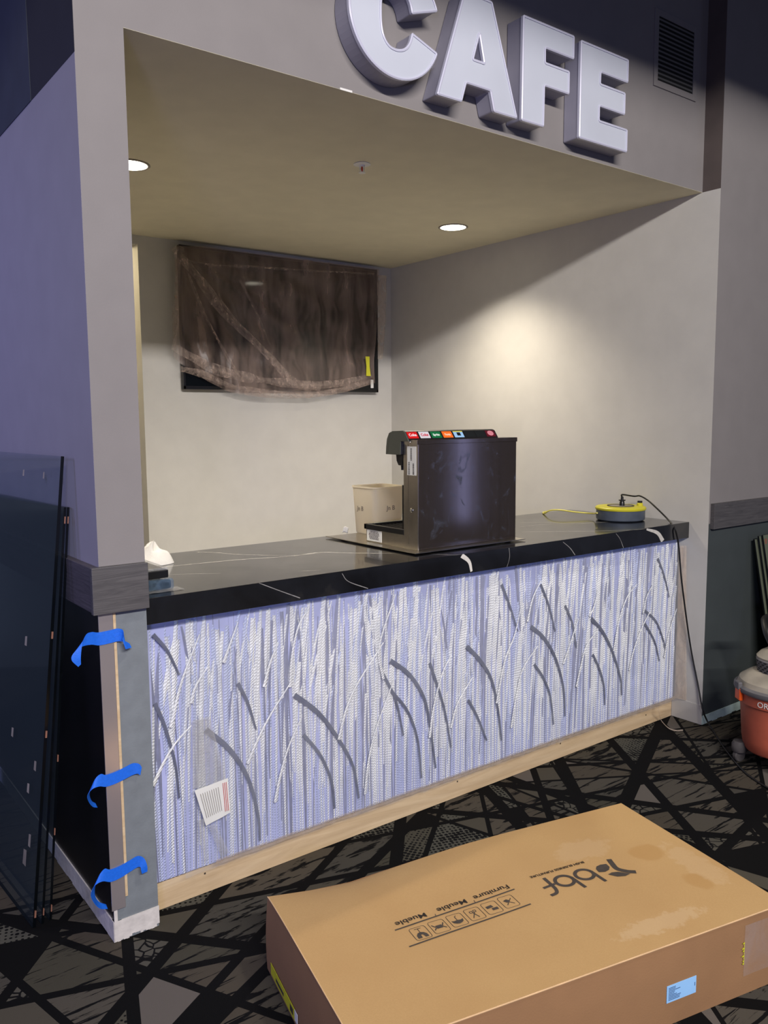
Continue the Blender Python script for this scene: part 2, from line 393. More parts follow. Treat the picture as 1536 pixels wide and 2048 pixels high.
# side wall of the column going back (pale, lit violet) with black wainscot, black paint above, lighter slate tone farther back
struct(B(((-.0005,.0005,1.1),(W*.9,3.6,2.61))).obj('wall_left', 'lav'))
struct(B(((-.002,.012,.068),(.03,3.6,1.06))).obj('wall_left_panel', 'black_panel'))
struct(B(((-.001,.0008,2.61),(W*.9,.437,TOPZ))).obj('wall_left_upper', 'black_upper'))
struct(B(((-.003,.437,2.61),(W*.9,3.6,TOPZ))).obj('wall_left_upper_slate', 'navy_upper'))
def rough_strip(name, mat, x0, x1, y0, y1, z1, n, axis, seed, amp=.006):
    r = random.Random(seed); m = MB()
    for i in range(n):
        a, b = i/n, (i+1)/n; lo = r.random()*amp
        if axis == 0: m.box((x0+(x1-x0)*a, y0, lo), (x0+(x1-x0)*b, y1, z1))
        else: m.box((x0, y0+(y1-y0)*a, lo), (x1, y0+(y1-y0)*b, z1))
    return struct(m.obj(name, mat))
rough_strip('baseboard_left', 'raw_drywall', -.006, .02, 0, 3.6, .068, 60, 1, 3)
rough_strip('baseboard_column', 'raw_drywall', -.004, W, -.002, .02, .068, 16, 0, 4, .012)
struct(B(((-.0035,-.0025,.05),(.007,.002,.128))).obj('trim_2', 'raw_drywall'))
# wood chair-rail on column and side wall
cr = struct(B(((-.028,-.02,1.038),(W+.002,0,1.178))).obj('trim_3', 'greywood', bevel=.002))
struct(B(((-.024,-.018,1.04),(0,3.6,1.176))).obj('trim_4', 'greywood_dark', bevel=.002))
# ---- niche: ceiling, back wall with door opening, right wall
struct(B(((W-.001,.0005,H),(L+.02,D+.1,H+.08))).obj('ceiling', 'niche_ceiling'))
struct(B(((1.14,D,0),(L+.02,D+.14,H+.02)), ((W,D,2.655),(1.14,D+.14,H+.02)), ((W,D,0),(.25,D+.14,2.655))).obj('wall_back', 'beige'))
struct(B(((W-.002,D+1.3,0),(L,D+1.4,2.9)), ((W,D+.14,2.8),(L,D+1.3,2.9)), ((1.9,D+.14,0),(2.0,D+1.3,2.8))).obj('wall_hallway', 'beige'))
struct(B(((L,-DW,0),(L+.14,D+.1,H)),).obj('wall_right', 'beige'))
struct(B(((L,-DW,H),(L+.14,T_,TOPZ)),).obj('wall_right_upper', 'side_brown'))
struct(B(((L+.0005,-DW-.0008,1.06),(6.5,-DW+.1,TOPZ))).obj('wall_front_right', 'taupe'))
struct(B(((L+.0005,-DW-.0008,0),(6.5,-DW+.1,1.06))).obj('wall_front_right_lower', 'charcoal'))
rough_strip('baseboard_right', 'mint', L+.001, 6.4, -DW-.004, -DW+.004, .048, 70, 0, 8)
struct(B(((L-.004,-DW-.001,.002),(L+.002,KY,.105))).obj('baseboard_wing', 'beige'))
struct(B(((L+.012,-DW-.024,1.033),(6.5,-DW,1.163))).obj('trim_5', 'greywood', bevel=.0015))
# chip of paint on the soffit edge
p = on(690,178,1,-.001); struct(B(((p.x-.02,-.0012,H-.001),(p.x+.03,.001,H+.006))).obj('trim_6', 'white_paint'))
# unseen light blocker added behind the camera, and ceiling of the big room
struct(B(((-8,-3.1,3.718),(10,-3.0,TOPZ))).obj('hall_light_blocker', 'charcoal'))
struct(B(((-8,-9,TOPZ),(10,3.8,TOPZ+.1))).obj('ceiling_hall', 'black_upper'))

# corner guard strip on the column
g = thing('corner_guard', (0,-.004,.105), 'long narrow stainless strip held to the column front by blue tape', 'metal strip')
mt['guard'] = plain('satin_guard_metal', (206,196,196), .2, .7, .04, 4)
B(((-.010,-.0045,.107),(.033,-.0005,1.036))).obj('guard_plate', 'guard', g, bevel=.0006)
B(((.034,-.0025,.14),(.042,-.0002,1.036))).obj('edge_strip', 'pine', g)

# ================================================================== blue tape
def tape(name, pts, wid, label):
    P = spline(pts, 6); Wd = spline(wid, 6)
    m = MB().ribbon(P, Wd, .0003); o = m.obj(name, 'blue_tape', smooth=True)
    tag(o, label, 'tape', 'blue tape pieces on the column'); return o
y0 = -.0075
tape('blue_tape', [(-.078,-.030,.902),(-.086,-.030,.925),(-.080,-.026,.950),(-.060,-.020,.970),(-.036,-.014,.972),(-.012,y0,.965),(.02,y0,.966),(.042,y0-.001,.968),(.056,y0-.010,.965),(.058,y0-.020,.952),(.054,-.030,.942),(.062,-.024,.938),(.080,-.012,.930)],
     [(.004,0,.003),(.013,0,.004),(.014,0,.012),(.008,0,.017),(.002,0,.0185),(0,0,.0195),(0,0,.0195),(0,0,.0195),(0,0,.0185),(-.003,0,.017),(-.004,0,.015),(-.004,0,.013),(-.003,0,.007)],
     'blue tape strip just under the wood rail, both ends curled')
tape('blue_tape', [(-.036,.014,.450),(-.050,.008,.462),(-.060,.002,.485),(-.059,-.004,.510),(-.046,-.008,.530),(-.028,-.008,.535),(-.010,y0,.528),(.02,y0,.530),(.05,y0,.537),(.072,y0,.542),(.088,y0-.003,.540),(.096,y0-.004,.530)],
     [(.001,.012,.002),(.003,.015,.003),(.006,.014,.004),(.010,.010,.008),(.008,.005,.014),(.004,.001,.018),(0,0,.0185),(0,0,.0185),(0,0,.0185),(.001,0,.0185),(.003,0,.015),(.003,0,.012)],
     'blue tape strip at the middle of the column with a round curled end')
tape('blue_tape', [(-.020,.012,.120),(-.042,.010,.134),(-.058,.004,.162),(-.063,-.002,.195),(-.052,-.006,.224),(-.032,-.008,.236),(-.010,y0,.226),(.02,y0,.228),(.05,y0,.236),(.074,y0-.002,.243),(.086,y0-.008,.238),(.090,y0-.011,.222),(.092,y0-.010,.204)],
     [(.001,.010,.002),(.003,.014,.003),(.006,.014,.003),(.010,.010,.006),(.010,.004,.013),(.005,.001,.018),(0,0,.020),(0,0,.0195),(0,0,.0185),(.001,0,.018),(.006,0,.013),(.010,0,.004),(.009,0,.001)],
     'blue tape strip lowest on the column, its tail folded down')

# ================================================================== counter
ct = thing('bar_counter', (L/2,CY,0), 'long black marble counter with white veins between column and wall', 'counter')
MB().prism([(CY,HC-TK),(CY+.02,HC-TK),(CY+.02,HC-.02),(CB,HC-.02),(CB,HC),(CY,HC)], 0, W+.001, L-.001).obj('worktop', 'marble', ct, bevel=.0012)
B(((W+.002,CY+.02,HC-.045),(L-.002,CB-.02,HC-.021))).obj('subtop', 'pine', ct)
B(((W+.002,.078,.002),(L-.006,.11,.135))).obj('kick_board', 'pine', ct)
for u, v in ((410,1747),(915,1563),(1121,1487),(1292,1430)):
    q = on(u, v, 1, KY-.001); B(((q.x-.003,KY-.0012,q.z-.003),(q.x+.003,KY,q.z+.003))).obj('nail_hole', 'ink', ct)
B(((W+.002,.085,.13),(L-.006,.11,HC-.045))).obj('substrate', 'primer', ct)
B(((W+.002,.79,.0),(L-.002,.80-.03,HC-.045)), ).obj('back_panel', 'primer', ct)
B(((W+.01,.045,HC-TK+.012),(L-.03,.055,HC-TK+.018))).obj('light_strip', 'led', ct)
def vein_top(pts, w, mat='vein'):
    P = spline([on(u, v, 2, HC) for u, v in pts], 8); n = len(P); r = random.Random(int(pts[0][0]))
    m = MB(); vs = []
    for i, p in enumerate(P):
        t = (P[min(i+1,n-1)]-P[max(i-1,0)]).normalized(); nn = Vector((-t.y,t.x,0)); ww = w*(.6+.8*r.random()*.6)*(min(1, .3+i/4, .3+(n-1-i)/4))
        vs += [p-nn*ww+Vector((0,0,.0002)), p+nn*ww+Vector((0,0,.0002))]
    return vs, [(2*i,2*i+1,2*i+3,2*i+2) for i in range(n-1)]
def vein_front(pts, w):
    P = spline([on(u, v, 1, CY) for u, v in pts], 6); n = len(P); vs = []
    for i, p in enumerate(P):
        t = (P[min(i+1,n-1)]-P[max(i-1,0)]).normalized(); nn = Vector((-t.z,0,t.x)); ww = w[0]+(w[1]-w[0])*i/(n-1)
        z = lambda q: Vector((q.x, CY-.0003, min(HC, max(HC-TK, q.z))))
        vs += [z(p-nn*ww), z(p+nn*ww)]
    return vs, [(2*i,2*i+1,2*i+3,2*i+2) for i in range(n-1)]
for pts, w in (([(300,1137),(332,1133.6),(470,1120),(579,1112.6),(639,1105),(700,1106),(785,1107)],.0045), ([(384,1104),(430,1105),(478,1109),(583,1110.5),(640,1106)],.003),
               ([(332,1149.7),(380,1148),(441,1147)],.002), ([(590,1143),(643,1140)],.002),
               ([(862,1108),(900,1110),(924,1109.5)],.002), ([(1045,1064),(1110,1063),(1193,1062),(1260,1060),(1293,1057.5)],.0028),
               ([(1040,1045),(1090,1044.5),(1137,1047.4),(1180,1046),(1215,1044)],.003), ([(1040,1054),(1075,1050),(1120,1047)],.002), ([(1300,1040),(1325,1039)],.0035)):
    MB().add(*vein_top(pts, w)).obj('marble_vein', 'vein', ct, fix=False)
for pts, w in (([(923,1110.5),(938,1123),(943,1143)],(.010,.006)), ([(1293,1058.5),(1315,1066),(1326,1083)],(.005,.014))):
    MB().add(*vein_front(pts, w)).obj('marble_vein', 'vein', ct, fix=False)
for pts, w in (([(518,1166),(558,1181),(600,1196)],(.0012,.0016)), ([(684,1147),(697,1163),(736,1177)],(.001,.0015)), ([(1018,1096),(1019,1115),(1012,1140)],(.0015,.001)),
               ([(1126,1084),(1140,1096),(1150,1110)],(.0012,.002)), ([(1232,1067),(1240,1078),(1247,1096)],(.001,.0018))):
    MB().add(*vein_front(pts, w)).obj('marble_vein', 'vein_thin', ct, fix=False)

# ================================================================== grass relief panel
GX0, GX1, GZ0, GZ1, GY = .15, 3.036, .108, .972, .062
gp = thing('relief_panel', (1.6,GY,GZ0), 'white and lavender panel of raised grass blades under the black counter', 'decorative panel')
B(((GX0,GY,GZ0),(GX1,GY+.016,GZ1))).obj('resin_sheet', 'resin', gp)
rg = random.Random(5)
def blade(m, x, z0, h, lean, curve, w, y, ridge, mi, n=12, peak=.45, wb=.5):
    """a raised tapered blade: flat on the sheet with a ridge along its middle"""
    vs = []; k = 0
    for i in range(n+1):
        t = i/n; px = x+lean*t+curve*t*t; pz = z0+h*t*(1-.12*abs(curve)/(h+1e-6)*t)
        ww = w*(wb+(1-wb)*min(1, t/peak))*(1 if t < peak else max(.04, 1-((t-peak)/(1-peak))**1.6))
        dx = lean+2*curve*t; ln = math.hypot(dx, h); nx, nz = h/ln, -dx/ln
        if pz > GZ1-.001 or px < GX0+.004 or px > GX1-.004: break
        vs += [(px-nx*ww, y, max(GZ0, pz-nz*ww)), (px, y-ridge*min(1, ww/w*1.3), pz), (px+nx*ww, y, max(GZ0, pz+nz*ww))]; k += 1
    if k < 3: return
    m.add(vs, [(3*i+j, 3*i+j+1, 3*i+j+4, 3*i+j+3) for i in range(k-1) for j in (0,1)], mi)
gm = MB()
x = GX0+.004
while x < GX1-.004:       # fine upright stems
    blade(gm, x+rg.uniform(-.003,.003), GZ0, rg.uniform(.62,1.25), rg.uniform(-.03,.03), rg.uniform(-.02,.03), rg.uniform(.0028,.0058), GY, rg.uniform(.003,.006), rg.choice([0,1,1,2,0,0]), peak=.3)
    x += rg.uniform(.006,.011)
x = GX0+.006
while x < GX1-.006:       # broader leaves, wide high up
    blade(gm, x+rg.uniform(-.006,.006), GZ0+rg.uniform(0,.25), rg.uniform(.62,1.05), rg.uniform(-.02,.05), rg.uniform(-.03,.07), rg.uniform(.006,.0115), GY-.001, rg.uniform(.006,.010), rg.choice([0,0,1,0,0,2]), peak=.62, wb=.25)
    x += rg.uniform(.013,.024)
for k in range(170):      # short and top-hanging blades
    xx = rg.uniform(GX0,GX1); blade(gm, xx, rg.uniform(.45,.68), rg.uniform(.28,.5), rg.uniform(-.02,.06), rg.uniform(-.04,.05), rg.uniform(.004,.009), GY-.002, .006, rg.choice([0,0,1,2]), peak=.6, wb=.1)
gm.obj('grass_relief', ['blade_w','blade_l','blade_g'], gp, smooth=False, fix=False)
gm = MB()
# broad dark arcs leaning left, and pale arcs leaning right, repeated along the sheet
def arc(m, pts, w0, w1, y, ridge, mi):
    P = spline([(p.x, 0, p.z) for p in [on(u, v, 1, GY-.004) for u, v in pts]], 6); n = len(P); vs = []
    for i, p in enumerate(P):
        t = (P[min(i+1,n-1)]-P[max(i-1,0)]).normalized(); nn = Vector((-t.z,0,t.x)); ww = w0+(w1-w0)*i/(n-1)
        a, b = p-nn*ww, p+nn*ww; vs += [(a.x,y,max(GZ0,a.z)), (p.x,y-ridge,max(GZ0,p.z)), (b.x,y,max(GZ0,b.z))]
    m.add(vs, [(3*i+j, 3*i+j+1, 3*i+j+4, 3*i+j+3) for i in range(n-1) for j in (0,1)], mi)
def Z8(*p): return [(280+a/2.477, 1050+b/2.477) for a, b in p]
def Z9(*p): return [(900+a/3.072, 1080+b/3.072) for a, b in p]
dark = [Z8((320,1010),(440,1110),(530,1250),(580,1430),(590,1560)), Z8((760,840),(880,930),(980,1060),(1050,1190),(1080,1350)), Z8((805,1035),(890,1140),(945,1270),(960,1400)),
        Z8((1235,670),(1330,740),(1400,850),(1430,980),(1460,1200)), Z8((1240,820),(1320,920),(1370,1060),(1390,1250)), Z8((60,540),(130,620),(190,740)), Z8((1430,680),(1500,900),(1536,1100)),
        Z9((95,650),(180,740),(250,860),(290,1050),(310,1229)), Z9((490,530),(570,600),(640,720),(690,900),(700,1080)), Z9((510,760),(570,850),(610,960),(630,1130)), Z9((860,480),(930,560),(990,680),(1040,840),(1050,950)),
        Z9((1190,430),(1260,500),(1300,600),(1320,680)), Z9((105,980),(160,1080),(220,1229)), Z9((1190,510),(1250,620),(1280,740)), Z9((870,700),(915,800),(940,900),(945,1010)), Z9((310,270),(360,400),(410,560)), Z9((550,270),(600,400),(640,560)),
        Z8((70,880),(120,1000),(170,1180),(190,1350)), Z8((480,780),(530,880),(570,1010)), Z8((1190,720),(1260,860),(1300,1040)), Z9((700,400),(745,510),(770,660)), Z9((1270,110),(1310,220),(1340,350))]
for k, a in enumerate(dark): arc(gm, a, .0095 if k in (0,1,3,7,8,10) else .0065, .0034, GY-.0112, .0012, 0)
pale = [Z8((60,1290),(110,1180),(170,1080),(250,990)), Z8((530,1180),(570,1080),(640,940),(740,780)), Z8((665,1370),(690,1240),(730,1100),(790,960)), Z8((980,1060),(1020,900),(1080,770),(1200,580)),
        Z8((1110,1330),(1130,1150),(1170,990),(1250,770)), Z8((1430,1050),(1450,900),(1490,740),(1536,640)), Z8((740,800),(750,640),(780,500),(830,410)), Z8((410,680),(430,620),(480,480)), Z8((610,800),(640,680),(680,580)),
        Z8((150,1000),(200,780),(290,540)), Z8((250,880),(270,800),(330,700)), Z8((1200,760),(1180,600),(1260,340)),
        Z9((0,1150),(40,1000),(130,840)), Z9((280,1000),(330,740),(390,580),(430,400)), Z9((370,1150),(400,960),(440,790),(530,650)), Z9((690,760),(730,640),(780,480)), Z9((770,900),(800,760),(830,650),(890,560)),
        Z9((1000,680),(1030,500),(1080,350),(1140,270)), Z9((1095,800),(1120,680),(1170,540),(1220,440)), Z9((1310,720),(1340,560),(1385,420)), Z9((470,500),(500,360),(550,250)), Z9((1180,450),(1200,350),(1240,270)), Z9((850,470),(880,400),(900,300))]
for a in pale: arc(gm, a, .0068, .0022, GY-.0118, .003, 1)
gm.obj('arching_blade', ['blade_d','blade_w'], gp, fix=False)

# clear wrap over the panel, loose along the bottom and at the right end
ws = thing('protective_wrap', (1.6,.05,.1), 'clear plastic wrap over the grass panel, loose at its right end', 'plastic film')
def wrapf(u, v):
    x_ = .25+u*2.80; z_ = .10+v*.87; n = mnoise.noise(Vector((x_*6, 0, z_*5)))
    low = max(0, 1-v*7); return (x_, .0415+n*.003-low*.006*mnoise.noise(Vector((x_*40,1,z_*8))), z_+low*.006*mnoise.noise(Vector((x_*30,3,0))))
MB().grid(wrapf, 160, 24).obj('cover_sheet', 'film_clear', ws, smooth=True, fix=False)
def flapf(u, v):
    z_ = .115+v*.82; n = mnoise.noise(Vector((u*3, z_*9, 2))); a = Vector((3.028,.045,0)); b = Vector((3.05,-.012+.03*v,0)); p = a.lerp(b, u)
    return (min(3.0535, p.x+n*.004), p.y+n*.006, z_+u*.01*mnoise.noise(Vector((z_*14,0,0))))
MB().grid(flapf, 10, 50).obj('loose_flap', 'film_flap', ws, smooth=True, fix=False)
def hemf(u, v):
    x_ = .36+u*2.68; return (x_, .0440-.004*v+.003*mnoise.noise(Vector((x_*25,v*3,0))), .106+v*.022+.005*mnoise.noise(Vector((x_*18,4,0))))
MB().grid(hemf, 150, 3).obj('bottom_hem', 'film_flap', ws, smooth=True, fix=False)
P = spline([on(1307,1400,1,.05), on(1314,1412,1,.04), on(1318,1425,1,.03), on(1322,1440,1,.05), on(1337,1456,2,.01), on(1352,1461,2,.008), on(1366,1460,2,.012)], 6)
MB().ribbon(P, [Vector((.004,.003,.001))]*len(P), .0004).obj('trailing_strip', 'film_flap', ws)

# clear tape piece with printed label stuck to the wrap
tg = thing('printed_label', (.36,.04,.4), 'white printed label with red stripes in clear tape on the grass panel', 'label')
def px1(u, v, y): q = on(u, v, 1, y); return (q.x, y, q.z)
def quad(m, a, b, c, d, n=6, wob=.002):
    a, b, c, d = map(Vector, (a, b, c, d))
    m.grid(lambda u, v: (lambda p: (p.x, p.y-wob*mnoise.noise(p*25), p.z))(a.lerp(b, u).lerp(d.lerp(c, u), v)), n, n)
m = MB(); quad(m, px1(384,1442,.039), px1(420,1432,.039), px1(452,1560,.036), px1(386,1578,.038)); m.obj('clear_sleeve', 'bag', tg, smooth=True, fix=False)
m = MB(); quad(m, px1(389,1581,.035), px1(456,1556,.034), px1(461,1625,.034), px1(412,1652,.034)); m.obj('paper_slip', 'paper', tg, smooth=True, fix=False)
m = MB()
for k in range(3):
    t = k*3.2; a = Vector(px1(446+t,1566-t*.3,.0315)); b = Vector(px1(451+t,1623-t*.3,.0315)); m.ribbon([a,b], [Vector((.0008,0,0))]*2, .0002)
m.obj('red_stripe', 'ink_red', tg)
m = MB()
for k in range(9):
    t = k*5.2; a = Vector(px1(401+t*.85,1588-t*.33,.0315)); b = Vector(px1(414+t*.72,1636-t*.35,.0315)); m.ribbon([a,b], [Vector((.0006,0,0))]*2, .0001)
m.obj('fine_print', 'pencil', tg)
m = MB(); quad(m, px1(396,1640,.036), px1(408,1638,.036), px1(416,1715,.034), px1(410,1732,.034)); quad(m, px1(416,1652,.036), px1(430,1648,.036), px1(459,1705,.036), px1(443,1716,.036)); m.obj('tape_tail', 'bag', tg, smooth=True, fix=False)

# ================================================================== CAFE letters
def rnd_poly(pts, r=.007, n=4):
    out = []; N = len(pts)
    for i in range(N):
        a, b, c = Vector(pts[i-1]), Vector(pts[i]), Vector(pts[(i+1)%N]); u = a-b; w = c-b
        if u.length < .03 and w.length < .03: out.append(tuple(b)); continue
        k = min(r, u.length*.45, w.length*.45); p, q = b+u.normalized()*k, b+w.normalized()*k
        for j in range(n+1):
            t = j/n; out.append(tuple(p*(1-t)**2+b*2*t*(1-t)+q*t*t))
    return out
def area(p): return sum(p[i-1][0]*p[i][1]-p[i][0]*p[i-1][1] for i in range(len(p)))/2
def inset(pts, d):
    if area(pts) < 0: d = -d
    out = []; N = len(pts)
    for i in range(N):
        a, b, c = Vector(pts[i-1]), Vector(pts[i]), Vector(pts[(i+1)%N]); u = (b-a).normalized(); w = (c-b).normalized()
        n1 = Vector((-u.y,u.x)); n2 = Vector((-w.y,w.x)); n_ = (n1+n2); n_ = n_.normalized() if n_.length > 1e-6 else n1
        out.append(tuple(b+n_*d/max(.4, n_.dot(n1))))
    return out
def fill(loops, y, mi=0):
    bm = bmesh.new(); es = []
    for lp in loops:
        vs = [bm.verts.new((a, y, b)) for a, b in lp]
        es += [bm.edges.new((vs[i-1], vs[i])) for i in range(len(vs))]
    bmesh.ops.triangle_fill(bm, use_beauty=True, edges=es, use_dissolve=False)
    bm.verts.index_update(); r = ([v.co.copy() for v in bm.verts], [[v.index for v in f.verts] for f in bm.faces]); bm.free(); return r
def letter(outer, holes, label):
    xs = [p[0] for p in outer]; t = thing('sign_letter', ((min(xs)+max(xs))/2, 0, min(p[1] for p in outer)), label, 'sign letter', 'cafe sign letters')
    loops = [rnd_poly(outer)]+[rnd_poly(h, .004) for h in holes]; yf = -.085
    m = MB()
    for lp in loops:
        n = len(lp); vs = [(a,-.004,b) for a, b in lp]+[(a,yf+.004,b) for a, b in lp]
        m.add(vs, [(i,(i+1)%n,n+(i+1)%n,n+i) for i in range(n)])
    m.add(*fill(loops, -.004)); m.obj('letter_return', 'letter_side', t)
    m = MB(); ins = [inset(loops[0], .0065)]+[inset(l, -.0065) for l in loops[1:]]; bul = [inset(loops[0], .002)]+[inset(l, -.002) for l in loops[1:]]; out = [inset(loops[0], -.0022)]+[inset(l, .0022) for l in loops[1:]]
    for a, b, c in zip(out, bul, ins):
        n = len(a); vs = [(p[0],yf+.010,p[1]) for p in a]+[(p[0],yf-.0015,p[1]) for p in a]+[(p[0],yf-.0045,p[1]) for p in b]+[(p[0],yf-.003,p[1]) for p in c]+[(p[0],yf+.003,p[1]) for p in c]
        for k in range(4): m.add([vs[k*n+i] for i in range(n)]+[vs[(k+1)*n+i] for i in range(n)], [(i,(i+1)%n,n+(i+1)%n,n+i) for i in range(n)])
    m.obj('trim_cap', 'letter_rim', t, smooth=True)
    m = MB(); m.add(*fill(ins, yf)); m.obj('letter_face', 'white_letter', t)
ZB, ZT = 2.747, 3.130
cC = (1.058, 2.953); a0 = math.radians(-21)
outer = [(cC[0]+.196*math.cos(a0-k*(2*PI-2*abs(a0))/56), cC[1]+.196*math.sin(a0-k*(2*PI-2*abs(a0))/56)) for k in range(57)]
inn = [(1.127,2.921),(1.117,2.890),(1.100,2.867),(1.078,2.855),(1.052,2.851),(1.026,2.857),(1.006,2.878),(.996,2.910),(.9935,2.953)]
inn = inn+[(a, 2*2.953-b) for a, b in inn[-2::-1]]
inn = [tuple(q) for q in spline([Vector((a,b,0)) for a, b in inn], 3)]; inn = [(q[0],q[1]) for q in inn]
letter(outer+inn[::-1], [], 'white channel letter C, first of the sign on the soffit')
letter([(1.241,ZB),(1.358,ZB),(1.381,2.817),(1.503,2.817),(1.523,ZB),(1.647,ZB),(1.509,ZT),(1.372,ZT)], [[(1.446,3.002),(1.470,2.907),(1.416,2.907)]], 'white channel letter A with a triangular opening')
letter([(1.672,ZB),(1.798,ZB),(1.800,2.902),(1.946,2.902),(1.946,2.989),(1.803,2.989),(1.803,3.043),(1.972,3.043),(1.972,ZT),(1.676,ZT)], [], 'white channel letter F between the A and the E')
letter([(2.013,ZB),(2.330,ZB),(2.330,2.840),(2.140,2.840),(2.140,2.898),(2.310,2.898),(2.310,2.987),(2.143,2.987),(2.145,3.033),(2.327,3.033),(2.327,ZT-.004),(2.015,ZT-.004)], [], 'white channel letter E, last of the sign, nearest the vent')

# ================================================================== vent
vt = thing('air_vent', (2.8,0,3.14), 'dark louvred air vent on the soffit right of the sign', 'vent')
B(((2.655,-.002,3.145),(2.94,.004,3.425))).obj('duct_opening', 'vent_dark', vt)
fr = .028; X0,X1,Z0,Z1 = 2.655,2.94,3.145,3.425
B(((X0-fr,-.006,Z0-fr),(X0,0,Z1+fr)),((X1,-.006,Z0-fr),(X1+fr,0,Z1+fr)),((X0,-.006,Z0-fr),(X1,0,Z0)),((X0,-.006,Z1),(X1,0,Z1+fr))).obj('frame', 'taupe', vt, bevel=.001)
for k in range(14):
    z = Z0+.012+k*.0195; MB().box((X0+.001,-.001,-.001),(X1-.001,.0,.006), M=Matrix.Translation((0,-.002,z))@Matrix.Rotation(.7,4,'X')).obj('slat', 'vent', vt)

# ================================================================== recessed lights, sprinkler
def downlight(x, y, label):
    t = thing('recessed_light', (x,y,H), label, 'ceiling light', 'recessed niche lights')
    MB().lathe([(.074,0),(.085,0),(.086,-.003),(.080,-.006),(.074,-.004)], (x,y,H), 48).obj('trim_ring', 'ring', t, smooth=True)
    MB().lathe([(.001,-.0035),(.0745,-.0035),(.0745,-.001),(.001,-.001)], (x,y,H), 48).obj('lens', 'lamp', t)
    ld = bpy.data.lights.new('downlight_beam', 'SPOT'); ld.energy = 138; ld.color = (1,.89,.72); ld.spot_size = math.radians(122); ld.spot_blend = .9; ld.shadow_soft_size = .06
    lo = bpy.data.objects.new('downlight_beam', ld); COL.objects.link(lo); lo.location = (x,y,H-.012); return t
downlight(.610,1.215, 'round recessed light half hidden behind the column')
downlight(2.545,1.27, 'round recessed light nearer the right wall of the niche')
sp = on(724,328,2,H)
st = thing('sprinkler', (sp.x,sp.y,H), 'small white fire sprinkler with red bulb in niche ceiling', 'sprinkler')
MB().lathe([(.001,0),(.036,0),(.038,-.003),(.030,-.006),(.014,-.006),(.012,-.012),(.001,-.012)], (sp.x,sp.y,H), 32).obj('escutcheon', 'white_paint', st, smooth=True)
MB().lathe([(.001,-.010),(.0035,-.012),(.004,-.022),(.0025,-.032),(.001,-.033)], (sp.x,sp.y,H), 12).obj('bulb', 'red', st, smooth=True)
m = MB(); m.tube([(sp.x-.011,sp.y,H-.008),(sp.x-.012,sp.y,H-.024),(sp.x,sp.y,H-.036),(sp.x+.012,sp.y,H-.024),(sp.x+.011,sp.y,H-.008)], .0018, 8); m.lathe([(.001,-.036),(.015,-.036),(.015,-.038),(.001,-.038)], (sp.x,sp.y,H), 16); m.obj('deflector', 'white_paint', st, smooth=True)

# ================================================================== television with film
TX0,TX1,TZ0,TZ1,TY = 1.378,2.892,1.800,2.674,D-.055
tv = thing('television', (2.13,D,TZ0), 'large wall-mounted black television half covered in plastic', 'television')
B(((TX0,TY,TZ0),(TX1,TY+.035,TZ1)),((TX0+.35,TY+.03,TZ0+.2),(TX1-.35,D-.004,TZ1-.2))).obj('casing', 'tvblack', tv, bevel=.003)
B(((TX0,TY-.004,TZ0),(TX0+.014,TY,TZ1)),((TX1-.014,TY-.004,TZ0),(TX1,TY,TZ1)),((TX0,TY-.004,TZ1-.014),(TX1,TY,TZ1)),((TX0,TY-.004,TZ0),(TX1,TY,TZ0+.02))).obj('bezel', 'tvblack', tv, bevel=.001)
B(((TX0+.014,TY-.0015,TZ0+.02),(TX1-.014,TY-.0005,TZ1-.014))).obj('screen', 'screen', tv)
B(((TX1-.07,TY-.0048,TZ0+.03),(TX1-.045,TY-.004,TZ0+.09))).obj('sticker', 'paper', tv)
fs = thing('plastic_drape', (2.1,TY,TZ0), 'crumpled dusty translucent plastic sheet draped over the television', 'plastic sheet')
YF = TY-.012
def tvp(u, v, dy=0): q = on(u, v, 1, YF-dy); return Vector((q.x, YF-dy, q.z))
bot = spline([tvp(*p) for p in ((343,712),(362,732),(400,755),(450,782),(520,795),(600,797),(680,786),(744,766))], 10)
top = [Vector((TX0-.012+(TX1-TX0+.02)*i/(len(bot)-1), YF, TZ1+.004)) for i in range(len(bot))]
lf = spline([tvp(352,493),tvp(347,520),tvp(350,560),tvp(346,640),tvp(343,712)], 8)
def sheet(u, v):
    i = u*(len(bot)-1); a = int(min(i, len(bot)-2)); b = bot[a].lerp(bot[a+1], i-a); t_ = top[a].lerp(top[a+1], i-a)
    p = b.lerp(t_, v)
    j = (1-v)*(len(lf)-1); c = int(min(j, len(lf)-2)); le = lf[c].lerp(lf[c+1], j-c); base = bot[0].lerp(top[0], v); p += (le-base)*max(0, 1-u*9)
    # folds radiating from the upper left corner and sagging across
    q = Vector((p.x-TX0, p.z-TZ1)); ang = math.atan2(-q.y, q.x+.05); rad = q.length
    f = math.sin(ang*26+mnoise.noise(Vector((rad*3,ang*4,0)))*3)*min(1, rad*1.6)
    n = mnoise.noise(Vector((p.x*9, 1, p.z*6)))+.5*mnoise.noise(Vector((p.x*26, 5, p.z*14)))
    edge = min(1, (1-v)*8)*1.0
    p = p+Vector((0, -(.012+.010*f+.012*n)*edge-.02*max(0, 1-v*4), 0)); return tuple(p)
MB().grid(sheet, 110, 70).obj('draped_sheet', 'film', fs, smooth=True, fix=False)
m = MB()
